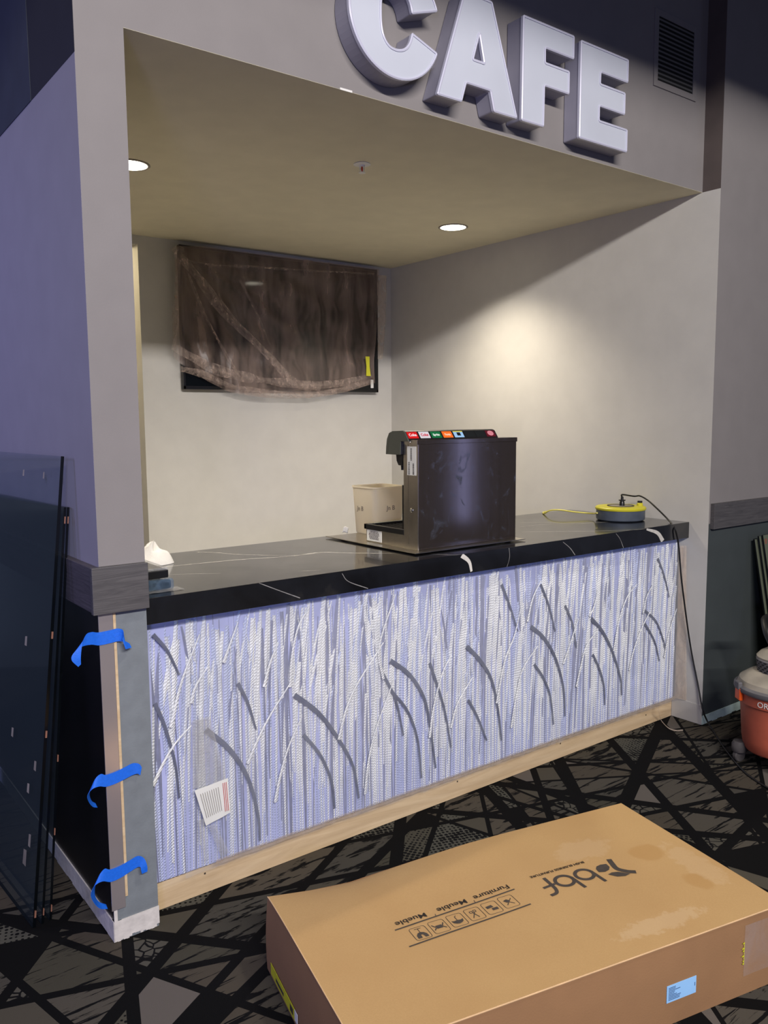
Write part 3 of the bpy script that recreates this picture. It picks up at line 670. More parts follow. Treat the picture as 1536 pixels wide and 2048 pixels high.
def fold(pts, w, dy):
    P = spline([tvp(u, v, dy) for u, v in pts], 10); N = len(P); r = random.Random(int(pts[0][1])); vs = []
    for i, p in enumerate(P):
        t = (P[min(i+1,N-1)]-P[max(i-1,0)]).normalized(); nn = Vector((-t.z,0,t.x)); ww = w*(.55+.6*mnoise.noise(p*7)+.35)
        vs += [p-nn*ww, p-nn*ww*.3+Vector((0,-.012,0)), p+nn*ww*.4+Vector((0,-.008,0)), p+nn*ww]
    m.add(vs, [(4*i+j,4*i+j+1,4*i+j+5,4*i+j+4) for i in range(N-1) for j in range(3)])
fold([(350,503),(380,535),(415,580),(450,630),(500,675),(540,715),(590,765),(640,775)], .030, .03)
fold([(344,692),(380,712),(430,738),(480,752),(540,762),(620,770),(690,765),(742,752)], .028, .035)
fold([(360,757-20),(410,750),(470,775),(540,786),(620,790),(690,778),(742,762)], .022, .04)
fold([(357,520),(352,600),(350,660),(347,700)], .02, .03)
fold([(368,515),(385,570),(420,650),(470,740)], .010, .03)
fold([(363,519),(420,529),(500,533),(600,540),(747,548)], .007, .02)
fold([(440,600),(480,650),(520,690),(560,740)], .010, .04)
fold([(480,560),(510,620),(540,690)], .008, .03)
fold([(345,505),(355,498),(366,500)], .02, .03)
m.obj('gathered_fold', 'film_fold', fs, smooth=True, fix=False)
m = MB(); m.grid(lambda u, v: tuple(Vector((TX1-.005+u*(.085-.04*(1-v)*(1-v)), TY-.005-.006*mnoise.noise(Vector((u*4,v*9,0))), 2.04+v*.60))), 8, 30)
m.obj('side_flap', 'film_flap', fs, smooth=True, fix=False)
a, b = tvp(735,713,.05), tvp(737,752,.05)
o = MB().ribbon([a, a.lerp(b,.5), b], [Vector((.018,0,0)),Vector((.014,0,0)),Vector((.020,0,.0))], .0006).obj('yellow_tape', 'yellowpaper', fs)

# ================================================================== drink dispenser
DX0, DX1 = 1.338, 1.905
dp = thing('drink_dispenser', ((DX0+DX1)/2,.3,HC), 'stainless drink dispenser with coloured flavour tags standing on the counter', 'drink dispenser')
B(((1.288,.103,HC+.0055),(1.925,.752,HC+.0085))).obj('base_plate', 'steel', dp, bevel=.0008)
for fx, fy in ((1.34,.16),(1.87,.16),(1.34,.68),(1.87,.68)): B(((fx,fy,HC),(fx+.02,fy+.02,HC+.0055))).obj('foot', 'rubber', dp)
B(((DX0,.146,HC+.0085),(DX1,.238,1.505))).obj('cabinet', 'steel', dp, bevel=.0015)
B(((DX0+.004,.1435,HC+.010),(DX1-.003,.1465,1.505))).obj('rear_panel', 'side_steel', dp, bevel=.0008)
B(((DX0-.003,.1425,1.500),(DX1+.003,.242,1.519))).obj('top_cap', 'side_steel', dp, bevel=.0015)
B(((DX0-.0045,.1445,1.499),(DX0-.0025,.241,1.5185))).obj('cap_end', 'steel', dp)
B(((DX0+.004,.238,HC+.0085),(DX1-.004,.507,1.128))).obj('drip_base', 'steel', dp, bevel=.0015)
# drip tray rim (open frame) + grille
B(((DX0-.002,.238,1.124),(DX0+.014,.515,1.146)),((DX1-.014,.238,1.124),(DX1+.002,.515,1.146)),((DX0-.002,.500,1.124),(DX1+.002,.515,1.146)),((DX0,.238,1.124),(DX1,.246,1.14))).obj('tray_rim', 'black_plastic', dp, bevel=.0015)
m = MB(); m.box((DX0+.012,.246,1.126),(DX1-.012,.5,1.129))
for k in range(26): m.box((DX0+.02+k*.0205,.25,1.129),(DX0+.026+k*.0205,.498,1.136))
m.obj('drip_grille', 'black_plastic', dp)
B(((DX0+.03,.236,1.15),(DX1-.01,.243,1.44))).obj('splash_panel', 'steel', dp)
B(((DX0+.012,.242,1.14),(DX0+.02,.262,1.33))).obj('side_post', 'black_plastic', dp)
# head
HX0, HX1 = 1.326, 1.836
prof = [(.186,1.512),(.190,1.521),(.212,1.551),(.225,1.5555),(.290,1.5535),(.314,1.545),(.328,1.520),(.333,1.490),(.336,1.457),(.24,1.457),(.236,1.512)]
MB().prism(prof, 0, HX0, HX1).obj('head_cover', 'black_plastic', dp, bevel=.002)
MB().prism(prof, 0, HX0-.004, HX0).obj('head_end_cap', 'grey_plastic', dp, bevel=.001)
P = [(HX0-.0042, y_, z_) for y_, z_ in ((.305,1.549),(.313,1.52),(.318,1.49),(.322,1.462))]
MB().ribbon(spline(P, 4), [Vector((0,.0009,0))]*13, .0003).obj('seam_line', 'ink', dp)
e0, e1 = Vector((0,.190,1.521)), Vector((0,.212,1.551)); sv = (e1-e0).normalized(); nv = Vector((0,-sv.z,sv.y))
tags = [((206,22,26),'Coke',(250,240,240)), ((206,206,210),'Coke',(206,20,60)), ((12,104,58),'Sprite',(230,240,230)), ((240,112,36),'Fanta',(255,225,190)), ((150,192,226),None,None), ((22,26,28),None,None), ((22,26,28),None,None), ((92,12,30),None,None)]
for k, (c, s, tcx) in enumerate(tags):
    xa = HX0+.004+k*.0632; mt['tag%d' % k] = plain('tag_colour_%d' % k, c, .35, var=.05)
    m = MB(); q0 = e0+sv*.003+nv*.0006; q1 = e1-sv*.002+nv*.0006
    m.add([(xa,q0.y,q0.z),(xa+.054,q0.y,q0.z),(xa+.054,q1.y,q1.z),(xa,q1.y,q1.z),(xa,q0.y+.002,q0.z),(xa+.054,q0.y+.002,q0.z),(xa+.054,q1.y+.002,q1.z),(xa,q1.y+.002,q1.z)], [(0,1,2,3),(4,7,6,5),(0,4,5,1),(1,5,6,2),(2,6,7,3),(3,7,4,0)])
    tg_ = m.obj('flavour_tag', 'tag%d' % k, dp)
    if s:
        mt['tt%d' % k] = plain('tag_print_%d' % k, tcx, .4)
        text(s, 'tag_text', 'tt%d' % k, tg_, q0+sv*.011+nv*.0008+Vector((xa+.027,0,0)), (1,0,0), sv, .018 if len(s) < 5 else .015, .0002, 'CENTER', .0004)
    if k == 4:
        o_ = q0+Vector((xa+.018,0,0))+nv*.0006; m = MB(); a_, b_ = o_+sv*.009, o_+sv*.025
        m.add([a_, a_+Vector((.02,0,0)), b_+Vector((.02,0,0)), b_], [(0,1,2,3)]); m.obj('tag_mark', 'black_plastic', tg_)
        m = MB(); c0, c1 = q0+Vector((xa,0,0))+nv*.0003+sv*.028, q0+Vector((xa,0,0))+nv*.0003+sv*.0325; m.add([c0, c0+Vector((.054,0,0)), c1+Vector((.054,0,0)), c1], [(0,1,2,3)]); m.obj('tag_stripe', 'yellow', tg_)
    if k == 7:
        mt['drp'] = plain('tag_rose', (206,130,140), .4); cc = q0+Vector((xa+.027,0,0))+sv*.018+nv*.0006; U_ = Vector((1,0,0)); m = MB()
        m.add([cc+U_*.018*math.cos(2*PI*i/24)+sv*.013*math.sin(2*PI*i/24) for i in range(24)], [tuple(range(24))]); m.obj('tag_badge', 'drp', tg_)
for k in range(8):
    xx = HX0+.035+k*.063; v_ = MB().prism([(.242,1.458),(.292,1.458),(.288,1.43),(.276,1.412),(.25,1.412)], 0, xx-.02, xx+.02).obj('valve', 'black_plastic', dp, bevel=.002)
    MB().lathe([(.008,0),(.009,.02),(.012,.03)], (xx,.27,1.392), 14).obj('nozzle', 'black_plastic', v_, smooth=True)
    
# screws, barcode label, spec label
MB().lathe([(.0001,0),(.0085,0),(.0085,.002),(.006,.004),(.0001,.0045)], (0,0,0), 20, M=Matrix.Translation((DX0,.185,1.232))@Matrix.Rotation(-PI/2,4,'Y')).obj('key_lock', 'chrome', dp, smooth=True)
MB().lathe([(.0001,0),(.005,0),(.004,.002),(.0001,.0025)], (0,0,0), 16, M=Matrix.Translation((DX0-.0045,.19,1.5085))@Matrix.Rotation(-PI/2,4,'Y')).obj('screw', 'chrome', dp, smooth=True)
bl = B(((DX0-.0008,.155,1.375),(DX0,.212,1.492))).obj('barcode_label', 'paper', dp)
m = MB(); r = random.Random(2)
for (ya, za, zb) in ((.182,1.435,1.485),(.196,1.378,1.428),(.168,1.378,1.425)):
    z_ = za
    while z_ < zb: h_ = r.uniform(.0008,.0025); m.box((DX0-.0012,ya,z_),(DX0-.0008,ya+.009,z_+h_)); z_ += h_+r.uniform(.0008,.002)
m.obj('barcode', 'ink', bl)
B(((DX0-.0006,.205,HC+.03),(DX0,.2065,1.505))).obj('door_seam', 'ink', dp)
sl = B(((DX0+.0025,.395,HC+.014),(DX0+.004,.500,HC+.062))).obj('rating_label', 'paper', dp)
m = MB()
for k in range(7):
    z_ = HC+.055-k*.0055; ya = .41+r.uniform(0,.01)
    while ya < .48: w_ = r.uniform(.004,.012); m.box((DX0+.0018,ya,z_),(DX0+.0025,ya+w_,z_+.0028)); ya += w_+.003
m.obj('label_print', 'ink', sl)

# ================================================================== tub behind the dispenser
tb = thing('storage_tub', (1.545,.66,HC+.0085), 'milky white plastic tub marked in pencil behind the dispenser', 'tub')
def rr(cx, cy, hx, hy, r, n=5):
    out = []
    for (sx, sy, a0) in ((1,1,0),(-1,1,PI/2),(-1,-1,PI),(1,-1,3*PI/2)):
        for k in range(n+1): a = a0+PI/2*k/n; out.append((cx+sx*(hx-r)+r*math.cos(a), cy+sy*(hy-r)+r*math.sin(a)))
    return out
cx, cy = 1.548, .690; m = MB(); z0 = HC+.0087
lv = [(.080,.078,z0,.024),(.084,.082,z0+.006,.026),(.094,.094,z0+.215,.03),(.098,.098,z0+.217,.032),(.098,.098,z0+.224,.032),(.091,.091,z0+.224,.028),(.0905,.0905,z0+.213,.028),(.080,.078,z0+.006,.022)]
rings = [rr(cx, cy, a, b, r_) for a, b, z, r_ in lv]; n = len(rings[0])
for (R_, lvv) in zip(rings, lv): m.v += [(p[0],p[1],lvv[2]) for p in R_]
for i in range(len(lv)-1):
    for k in range(n): m.f.append((i*n+k, i*n+(k+1)%n, (i+1)*n+(k+1)%n, (i+1)*n+k)); m.mi.append(0)
m.f += [tuple(range(n)), tuple(range((len(lv)-1)*n, len(lv)*n))]; m.mi += [0,0]
m.obj('tub_body', 'tub', tb, smooth=True)
text('Jn B', 'marker_writing', 'pencil', tb, (cx-.091,cy+.045,z0+.11), (0,-1,0), (.04,0,1), .030, .0004)
text('Jn B', 'marker_writing', 'pencil', tb, (cx-.020,cy-.0905,z0+.115), (1,0,0), (0,-.05,1), .030, .0004)
q = on(692,1066,2,HC+.009); o = MB().grid(lambda u, v: (q.x-.012+u*.03, q.y+.012-.01*v, HC+.009+v*.028+.004*math.sin(u*5)), 6, 6).obj('paper_scrap', 'white_paint', solid=.0006, smooth=True)
tag(o, 'tiny white folded scrap at the left foot of the milky tub', 'scrap')

# ================================================================== things at the left end of the counter
o = thing('shiny_parcel', (.2,.16,HC), 'flat box in shiny clear wrap, lowest at left counter end', 'parcel')
B(((.146,.095,HC+.004),(.262,.33,HC+.034))).obj('wrapped_box', 'screen', o, bevel=.007, segs=3)
mt['irid'] = sheer('iridescent_wrap', (112,136,160), .2, .06, (30,30,30), f2=.5, tw=1.0)
B(((.1425,.088,HC+.001),(.270,.335,HC+.038))).obj('outer_wrap', 'irid', o, bevel=.01, segs=3)
MB().grid(lambda u, v: (.143+u*.15, .065+v*.06, HC+.0015+.003*abs(mnoise.noise(Vector((u*5,v*4,0))))), 14, 8).obj('wrap_skirt', 'bag', o, smooth=True, fix=False)
o = thing('flat_box', (.2,.2,HC+.04), 'flat black box with clear film on top, upper of the left stack', 'box')
B(((.146,.10,HC+.040),(.255,.36,HC+.066))).obj('lid_box', 'black_plastic', o, bevel=.003)
B(((.1445,.098,HC+.066),(.252,.36,HC+.074))).obj('film_cover', 'bag', o, bevel=.002)
wc = on(312,1118,2,HC+.02)
m = MB()
def cloth(u, v):
    a = 2*PI*u; r_ = .001+.074*v; x_ = wc.x+r_*math.cos(a)*1.1; y_ = wc.y+.03+r_*math.sin(a); n_ = mnoise.noise(Vector((math.cos(a)*1.6, math.sin(a)*1.6, v*2)))
    return (max(W+.004, x_+n_*.012), y_, HC+.001+max(0, .066*(1-v**1.8)*(1+.5*n_))+ (.003 if v < .99 else 0))
m.grid(cloth, 40, 14); o = m.obj('cleaning_cloth', 'hanky', smooth=True, fix=True); tag(o, 'crumpled white cloth on the counter behind the left stack', 'cloth')

# ================================================================== cord reel
rc = Vector((2.868,.300,HC))
rl = thing('cord_reel', rc, 'round extension cord reel with yellow top at the counter right end', 'cord reel')
MB().lathe([(.001,0),(.112,0),(.124,.006),(.126,.012),(.126,.058),(.001,.058)], rc, 48).obj('drum', 'reelgrey', rl, smooth=True)
MB().lathe([(.060,.057),(.129,.057),(.131,.060),(.131,.068),(.126,.073),(.070,.075),(.066,.072)], rc, 48).obj('top_disc', 'yellow', rl, smooth=True)
MB().lathe([(.001,.058),(.068,.058),(.068,.0745),(.06,.0765),(.001,.0765)], rc, 40).obj('socket_plate', 'dusty', rl, smooth=True)
MB().lathe([(.064,.0745),(.070,.0745),(.070,.078),(.064,.078)], rc, 40).obj('plate_ring', 'ink', rl)
kx = rc+Vector((.105,-.045,.070)); MB().lathe([(.001,0),(.016,0),(.016,.014),(.012,.018),(.001,.018)], kx, 20).obj('crank_knob', 'yellow', rl, smooth=True)
MB().lathe([(.001,0),(.013,0),(.013,.010),(.001,.010)], kx+Vector((0,0,.018)), 20).obj('knob_cap', 'black_plastic', rl, smooth=True)
yc = thing('yellow_cord', (2.77,.6,HC), 'yellow cord running left from the reel along the counter', 'cord')
P = spline([(rc.x-.118,rc.y+.06,HC+.04), on(1185,1027,1,.46), on(1150,1024,1,.54), on(1120,1020,1,.62), on(1100,1021,1,.68), Vector(on(1088,1027,2,HC+.005)), (2.80,.78,HC+.0045),(2.84,.795,HC+.004)], 8)
P = [Vector((p.x,p.y,max(HC+.0045,p.z))) for p in P]; MB().tube(P, .0042, 10).obj('cord_run', 'ycord', yc, smooth=True)
bc = thing('black_cord', (2.88,.28,HC+.08), 'black cord plugged into the reel hanging over the counter to the floor', 'cord')
pb = rc+Vector((.005,-.005,.0765)); 
m = MB(); m.lathe([(.001,0),(.014,0),(.013,.018),(.011,.022),(.011,.026),(.001,.026)], pb, 18); m.lathe([(.001,.026),(.018,.026),(.018,.031),(.001,.031)], pb, 18); m.lathe([(.001,.031),(.008,.031),(.0065,.048),(.001,.048)], pb, 18)
m.obj('plug', 'black_plastic', bc, smooth=True)
def xon(u, v, x): return on(u, v, 0, x)
pts = [pb+Vector((0,0,.044)), pb+Vector((.001,0,.058)), on(1268,992.5,1,.285), on(1280,992,1,.26), on(1296,1001,1,.21), on(1315,1018,1,.14), on(1335,1038,1,.07), on(1348,1054,1,.012), on(1354,1072,1,.0), on(1358,1100,1,.002),
       on(1362,1150,1,-.005), on(1368,1200,1,-.012), on(1376,1260,1,-.02), xon(1384,1310,L-.012), xon(1396,1370,L-.012), xon(1405,1418,L-.03), on(1416,1445,2,.03), on(1428,1464,2,.006), on(1450,1498,2,.005), on(1482,1537,2,.005), on(1510,1560,2,.005), on(1560,1590,2,.005)]
MB().tube(spline(pts, 8), .0042, 10).obj('cord_run', 'bcord', bc, smooth=True)

# ================================================================== glass sheets leaning on the left wall
def pane(name, near_bot, near_top, length, ang, mat, label, group, th=.010, clips=(), marks=()):
    a, b = Vector(near_bot), Vector(near_top); d = Vector((-math.sin(ang), math.cos(ang), 0)); t = thing(name, a, label, 'glass sheet', group)
    up = b-a; nrm = d.cross(up).normalized()*th
    m = MB(); vs = [a, a+d*length, b+d*length, b]; vs = vs+[p+nrm for p in vs]
    m.add(vs, [(0,1,2,3),(4,7,6,5)], 0); m.add(vs, [(0,4,5,1),(1,5,6,2),(2,6,7,3),(3,7,4,0)], 1); m.obj('sheet', [mat,'glass_edge'], t)
    for f in clips:
        c = a.lerp(b, f)-d*.004; m = MB(); u = up.normalized(); n_ = nrm.normalized()
        vs = [c-u*.011+n_*.003, c+u*.011+n_*.003, c+u*.011+n_*(th-.002), c-u*.011+n_*(th-.002)]; m.add(vs+[p+d*.006 for p in vs], [(0,1,2,3),(4,7,6,5),(0,4,5,1),(1,5,6,2),(2,6,7,3),(3,7,4,0)]); m.obj('edge_clip', 'copper', t)
    for (f, s, w_, h_) in marks:
        c = a.lerp(b, f)+d*s; u = up.normalized(); n_ = nrm.normalized(); sgn = 1 if n_.x < 0 else -1
        off = n_*(th+.001) if n_.x < 0 else -n_*.001; vs = [c+off, c+off+d*w_, c+off+d*w_*.9+u*h_, c+off+u*h_*1.1]; m = MB(); m.add(vs, [(0,1,2,3)]); m.obj('dust_mark', 'dusty', t)
    return t
A_ = math.radians(4)
pane('glass_sheet', (-.186,.235,.002), (-.034,.20,1.497), 1.25, A_, 'glass', 'tallest smoked glass sheet, outermost against the left side wall', 'smoked glass sheets on the left wall', clips=(.63,.42,.03), marks=((.58,.20,.02,.03),(.33,.05,.02,.03),(.27,.10,.02,.03),(.16,.06,.02,.04),(.11,.09,.03,.05),(.36,.28,.02,.03),(.95,.32,.015,.02),(.95,.13,.012,.02)))
pane('glass_sheet', (-.158,.24,.002), (-.026,.225,1.338), 1.2, A_, 'glass', 'shorter smoked glass sheet in the middle of the left stack', 'smoked glass sheets on the left wall', th=.008, clips=(.97,.03))
pane('glass_sheet', (-.132,.245,.002), (-.014,.235,1.336), 1.2, A_, 'glass', 'shorter smoked glass sheet innermost, closest to the left side wall', 'smoked glass sheets on the left wall', th=.008, clips=(.97,.40,.22,.03))
# right stack, on the front right wall
def paneR(x, yt, zt, yb, label, clips=()):
    t = thing('glass_sheet', (x,yb,0), label, 'glass sheet', 'pale glass sheets on the right wall'); th = .009
    vs = [Vector(p) for p in ((x,yb,.002),(4.4,yb,.002),(4.4,yt,zt),(x,yt,zt))]; vs += [p+Vector((0,-th,0)) for p in vs]
    m = MB(); m.add(vs, [(0,1,2,3),(4,7,6,5)], 0); m.add(vs, [(0,4,5,1),(1,5,6,2),(2,6,7,3),(3,7,4,0)], 1); m.obj('sheet', ['glass_r','glass_edge'], t)
    for z in clips:
        y_ = yb+(yt-yb)*z/zt-th; B(((x+.008,y_-.004,z-.014),(x+.024,y_+.001,z+.014))).obj('edge_clip', 'copper', t)
paneR(3.462,-.118,.945,-.300,'pale glass sheet closest to the right wall, its edge leftmost')
paneR(3.480,-.132,.962,-.316,'pale glass sheet in the middle of the right stack')
paneR(3.495,-.146,.968,-.332,'pale glass sheet outermost of the right stack, with copper clips', (.935,.62))

# ================================================================== wet/dry vacuum
vc = Vector((2.885,-.60,0))
vv = thing('shop_vacuum', vc, 'orange shop vacuum with dusty grey lid standing on the carpet', 'vacuum')
MB().lathe([(.001,.075),(.150,.075),(.158,.085),(.166,.13),(.176,.27),(.180,.30),(.190,.305),(.193,.345),(.198,.36),(.001,.36)], vc, 48).obj('tank', 'orange', vv, smooth=True)
MB().lathe([(.17,.355),(.204,.355),(.208,.363),(.207,.376),(.196,.384),(.17,.384)], vc, 48).obj('lid_rim', 'lid_rim', vv, smooth=True)
MB().lathe([(.001,.37),(.195,.376),(.185,.405),(.150,.430),(.112,.444),(.001,.446)], vc, 48).obj('lid', 'dusty', vv, smooth=True)
MB().lathe([(.108,.440),(.112,.46),(.118,.50),(.114,.505),(.001,.505)], vc, 40).obj('motor_housing', 'lid_rim', vv, smooth=True)
m = MB()
for k in range(5):
    z = .452+k*.0105
    for j in range(26):
        a = 2*PI*(j+.5*(k%2))/26; c_, s_ = math.cos(a), math.sin(a); r_ = .1125+k*.0012+.002
        m.add([Vector((r_*math.cos(a+da), r_*math.sin(a+da), z+dz))+vc for da, dz in ((-.07,-.003),(.07,-.003),(.07,.003),(-.07,.003))], [(0,1,2,3)])
m.obj('vent_slots', 'vent_dark', vv, fix=False)
MB().lathe([(.001,.503),(.114,.503),(.116,.512),(.100,.530),(.072,.545),(.062,.58),(.058,.60),(.001,.605)], vc, 40).obj('motor_cap', 'dusty', vv, smooth=True)
vr = -RT2  # towards the left side of the tank as seen
lx = vc+Vector((vr.x,vr.y,0)).normalized()*.198
M_ = Matrix.Translation(lx)@Matrix.Rotation(math.atan2(vr.y,vr.x),4,'Z')
MB().box((-.006,-.026,.315),(.010,.026,.372), M=M_).obj('latch', 'orange_clip', vv, bevel=.004)
MB().box((-.004,-.022,.365),(.016,.022,.400), M=M_).obj('latch_hook', 'lid_rim', vv, bevel=.004)
fd = Vector((-FW.x,-FW.y,0)).normalized(); rd = Vector((RT2.x,RT2.y,0)).normalized()
ot = text('OR', 'painted_mark', 'paper', vv, (0,0,0), (1,0,0), (0,0,1), .036, .0006)
for v_ in ot.data.vertices:      # lettering follows the round tank, left of its front
    a = -1.0+v_.co.x/.194; d_ = fd*math.cos(a)+rd*math.sin(a); rr_ = .1945-v_.co.y*.5; v_.co = Vector((vc.x+d_.x*rr_, vc.y+d_.y*rr_, .315+v_.co.z))
for k, ang in enumerate((0,1,2,3)):
    base = math.atan2(-FW.y,-FW.x)-.25+ang*PI/2; dr = Vector((math.cos(base),math.sin(base),0)); p = vc+dr*.175
    c_ = MB().lathe([(.001,.05),(.030,.05),(.034,.06),(.034,.085),(.026,.10),(.001,.10)], p, 20).obj('caster', 'rubber', vv, smooth=True)
    MB().lathe([(.001,-.012),(.026,-.012),(.030,-.008),(.030,.008),(.026,.012),(.001,.012)], (0,0,0), 24, M=Matrix.Translation(p+Vector((0,0,.0305)))@Matrix.Rotation(base+.6,4,'Z')@Matrix.Rotation(PI/2,4,'X')).obj('wheel', 'rubber', c_, smooth=True)
hp = [vc+Vector((.02,.0,.58)), vc+Vector((.03,.03,.66)), vc+Vector((.10,.04,.70)), vc+Vector((.22,.02,.60)), vc+Vector((.30,-.04,.30)), vc+Vector((.36,-.10,.05)), vc+Vector((.5,-.3,.03))]
MB().tube(spline([vc+Vector((-.04,.03,.56)), vc+Vector((-.03,.07,.62)), vc+Vector((.05,.12,.66)), vc+Vector((.2,.14,.6)), vc+Vector((.32,.05,.32)), vc+Vector((.34,-.05,.06))], 8), .018, 12).obj('hose', 'bcord', vv, smooth=True)

# ================================================================== cardboard carton
BO = Vector((.3147,-.3952,0)); ang = math.radians(-12.4); HB = .23
BU = Vector((math.cos(ang), math.sin(ang), 0)); BV = Vector((math.sin(ang), -math.cos(ang), 0)); LN, WD = 1.311, .682
cb = thing('cardboard_carton', (0,0,0), 'large flat brown furniture carton lying on the carpet before the counter', 'carton')
# built in the carton's own frame: x along its length, y = -depth towards the viewer
cb.location = BO; cb.rotation_euler = (0,0,ang)
def cobj(m, name, mats, parent=None, **k):
    o = m.obj(name, mats, None, **k); o.parent = parent or cb; o.matrix_parent_inverse = Matrix(); return o
def dent(x, y):
    d = -y; a = max(0, 1-abs(x-.26)/.42); e = math.exp(-(d/.05)); z = -.020*(a**1.2)*e
    # slack panel folded along a diagonal near the back left
    s = (x*.26/.78+d-.27); z += -.010*max(0, min(1, -s*5))*max(0, 1-d*3.2)*min(1, x*6+.2)
    return z+.0025*mnoise.noise(Vector((x*3, y*3, 0)))*min(1, d*8)*min(1, (WD-d)*8)*min(1, x*8)*min(1, (LN-x)*8)
NX, NY = 110, 56
top = MB().grid(lambda u, v: (u*LN, -v*WD-(0.006*math.exp(-abs(u*LN-.30)*9)*max(0,1-v*8)), HB+dent(u*LN, -v*WD)), NX, NY)
cobj(top, 'top_panel', 'card', smooth=True)
sd = MB()
def bulge(t): return .010*math.sin(PI*t)
sd.grid(lambda u, v: (u*LN, bulge(v)*.2, v*(HB+dent(u*LN, 0))), NX, 6)
sd.grid(lambda u, v: (u*LN, -WD-bulge(v)*.3, v*(HB+dent(u*LN, -WD))), NX, 6)
sd.grid(lambda u, v: (-bulge(v)*.5-.006*(1-v), -u*WD, v*(HB+dent(0, -u*WD))), NY, 6)
sd.grid(lambda u, v: (LN+bulge(v)*.3, -u*WD, v*(HB+dent(LN, -u*WD))), NY, 6)
sd.add([(0,0,.001),(LN,0,.001),(LN,-WD,.001),(0,-WD,.001)], [(0,1,2,3)])
cobj(sd, 'side_panels', 'card_side', smooth=True, fix=False)
e = MB(); e.tube([(LN*i/60, -WD, HB-.0005) for i in range(61)], .0022, 6); e.tube([(0, -WD*i/40, HB+dent(0,-WD*i/40)-.0005) for i in range(41)], .0015, 6)
cobj(e, 'worn_edge', 'card_edge', smooth=True)
zt = HB+.0045
def ctext(s, name, x_right, d_base, size, mat='ink', sx=1, bold=0.0):
    """upside-down print: reads from the far side; x_right = start (towards +x), d_base = depth of baseline"""
    o = text(s, name, mat, None, (x_right, -d_base, HB+.0012), (-1,0,0), (0,-1,0), size, .0004, 'LEFT', bold, sx); o.parent = cb; return o
def cz(x, d): return HB+dent(x, -d)+.0012
pr = MB()
def bar(m, x0, d0, x1, d1, w):
    a = Vector((x0,-d0,0)); b = Vector((x1,-d1,0)); n = (b-a).normalized(); n = Vector((-n.y,n.x,0))*w; N = max(2, int((b-a).length/.02)); vs = []
    for i in range(N+1):
        p = a.lerp(b, i/N); vs += [(p.x-n.x,p.y-n.y,cz(p.x,-p.y)), (p.x+n.x,p.y+n.y,cz(p.x,-p.y))]
    m.add(vs, [(2*i,2*i+1,2*i+3,2*i+2) for i in range(N)])
bar(pr, .259,.317,.660,.292,.0025); bar(pr, .262,.397,.660,.374,.0025)
bar(pr, .390,.310,.392,.298,.001); bar(pr, .522,.302,.524,.288,.001)
cobj(pr, 'printed_rule', 'ink', fix=False)
def csk(o, k=-.062):   # print runs slightly skewed across the lid
    for v in o.data.vertices: v.co.y += -k*0+ (v.co.x-.46)*.062; v.co.z = cz(v.co.x, -v.co.y)+.0002
for s, xr, xl in (('Furniture',.652,.530),('Meuble',.503,.406),('Mueble',.368,.272)):
    o = ctext(s, 'printed_word', xr, .0, .028, bold=.0004); xs = [v.co.x for v in o.data.vertices]; k = (xr-xl)/(max(xs)-min(xs))
    for v in o.data.vertices: v.co.x = xr+(v.co.x-max(xs))*k; v.co.y += -.274
    csk(o)
# six handling pictograms in rounded frames
ic = MB()
def fr_rect(m, x, d, hx, hd, w):
    p = rnd_poly([(x-hx,d-hd),(x+hx,d-hd),(x+hx,d+hd),(x-hx,d+hd)], .008, 3); n = len(p)
    for i in range(n): bar(m, p[i][0], p[i][1], p[(i+1)%n][0], p[(i+1)%n][1], w)
def blob(m, pts):
    vs = [(a,-b,cz(a,b)) for a, b in pts]; m.add(vs, [tuple(range(len(vs)))])
cen = [(.316+i*.0588, .3575-i*.0042) for i in range(6)]
for x_, d_ in cen: fr_rect(ic, x_, d_, .0235, .0275, .0007)
x_, d_ = cen[0]; blob(ic, [(x_-.016,d_+.021),(x_-.015,d_+.008),(x_-.009,d_-.001),(x_,d_-.004),(x_+.009,d_),(x_+.015,d_+.008),(x_+.016,d_+.021),(x_+.006,d_+.021),(x_+.003,d_+.008),(x_-.003,d_+.008),(x_-.004,d_+.021)]); bar(ic, x_,d_-.004,x_,d_-.019,.001); bar(ic, x_-.010,d_-.020,x_+.010,d_-.020,.001)
x_, d_ = cen[1]; blob(ic, [(x_-.009,d_-.006),(x_+.009,d_-.006),(x_+.009,d_+.008),(x_-.009,d_+.008)]); bar(ic, x_-.018,d_-.012,x_-.010,d_+.001,.0016); bar(ic, x_+.018,d_-.012,x_+.010,d_+.001,.0016); bar(ic, x_-.018,d_+.012,x_-.010,d_+.003,.0016); bar(ic, x_+.018,d_+.012,x_+.010,d_+.003,.0016)
x_, d_ = cen[2]; blob(ic, [(x_-.018,d_-.001),(x_-.010,d_+.002),(x_,d_),(x_+.010,d_+.002),(x_+.018,d_-.001),(x_+.015,d_+.010),(x_+.007,d_+.015),(x_,d_+.017),(x_-.007,d_+.015),(x_-.015,d_+.010)]); bar(ic, x_,d_,x_,d_-.016,.001); bar(ic, x_,d_-.016,x_+.006,d_-.019,.001)
x_, d_ = cen[3]; bar(ic, x_-.012,d_+.016,x_+.004,d_-.008,.0012); bar(ic, x_+.006,d_+.018,x_-.002,d_-.006,.0012); fr_rect(ic, x_-.006,d_-.010,.004,.004,.001); fr_rect(ic, x_+.006,d_-.012,.004,.004,.001)
x_, d_ = cen[4]; blob(ic, [(x_-.016,d_-.010),(x_+.004,d_-.012),(x_+.006,d_-.001),(x_-.015,d_+.001)]); blob(ic, [(x_-.003,d_+.003),(x_+.016,d_+.002),(x_+.016,d_+.013),(x_-.003,d_+.013)])
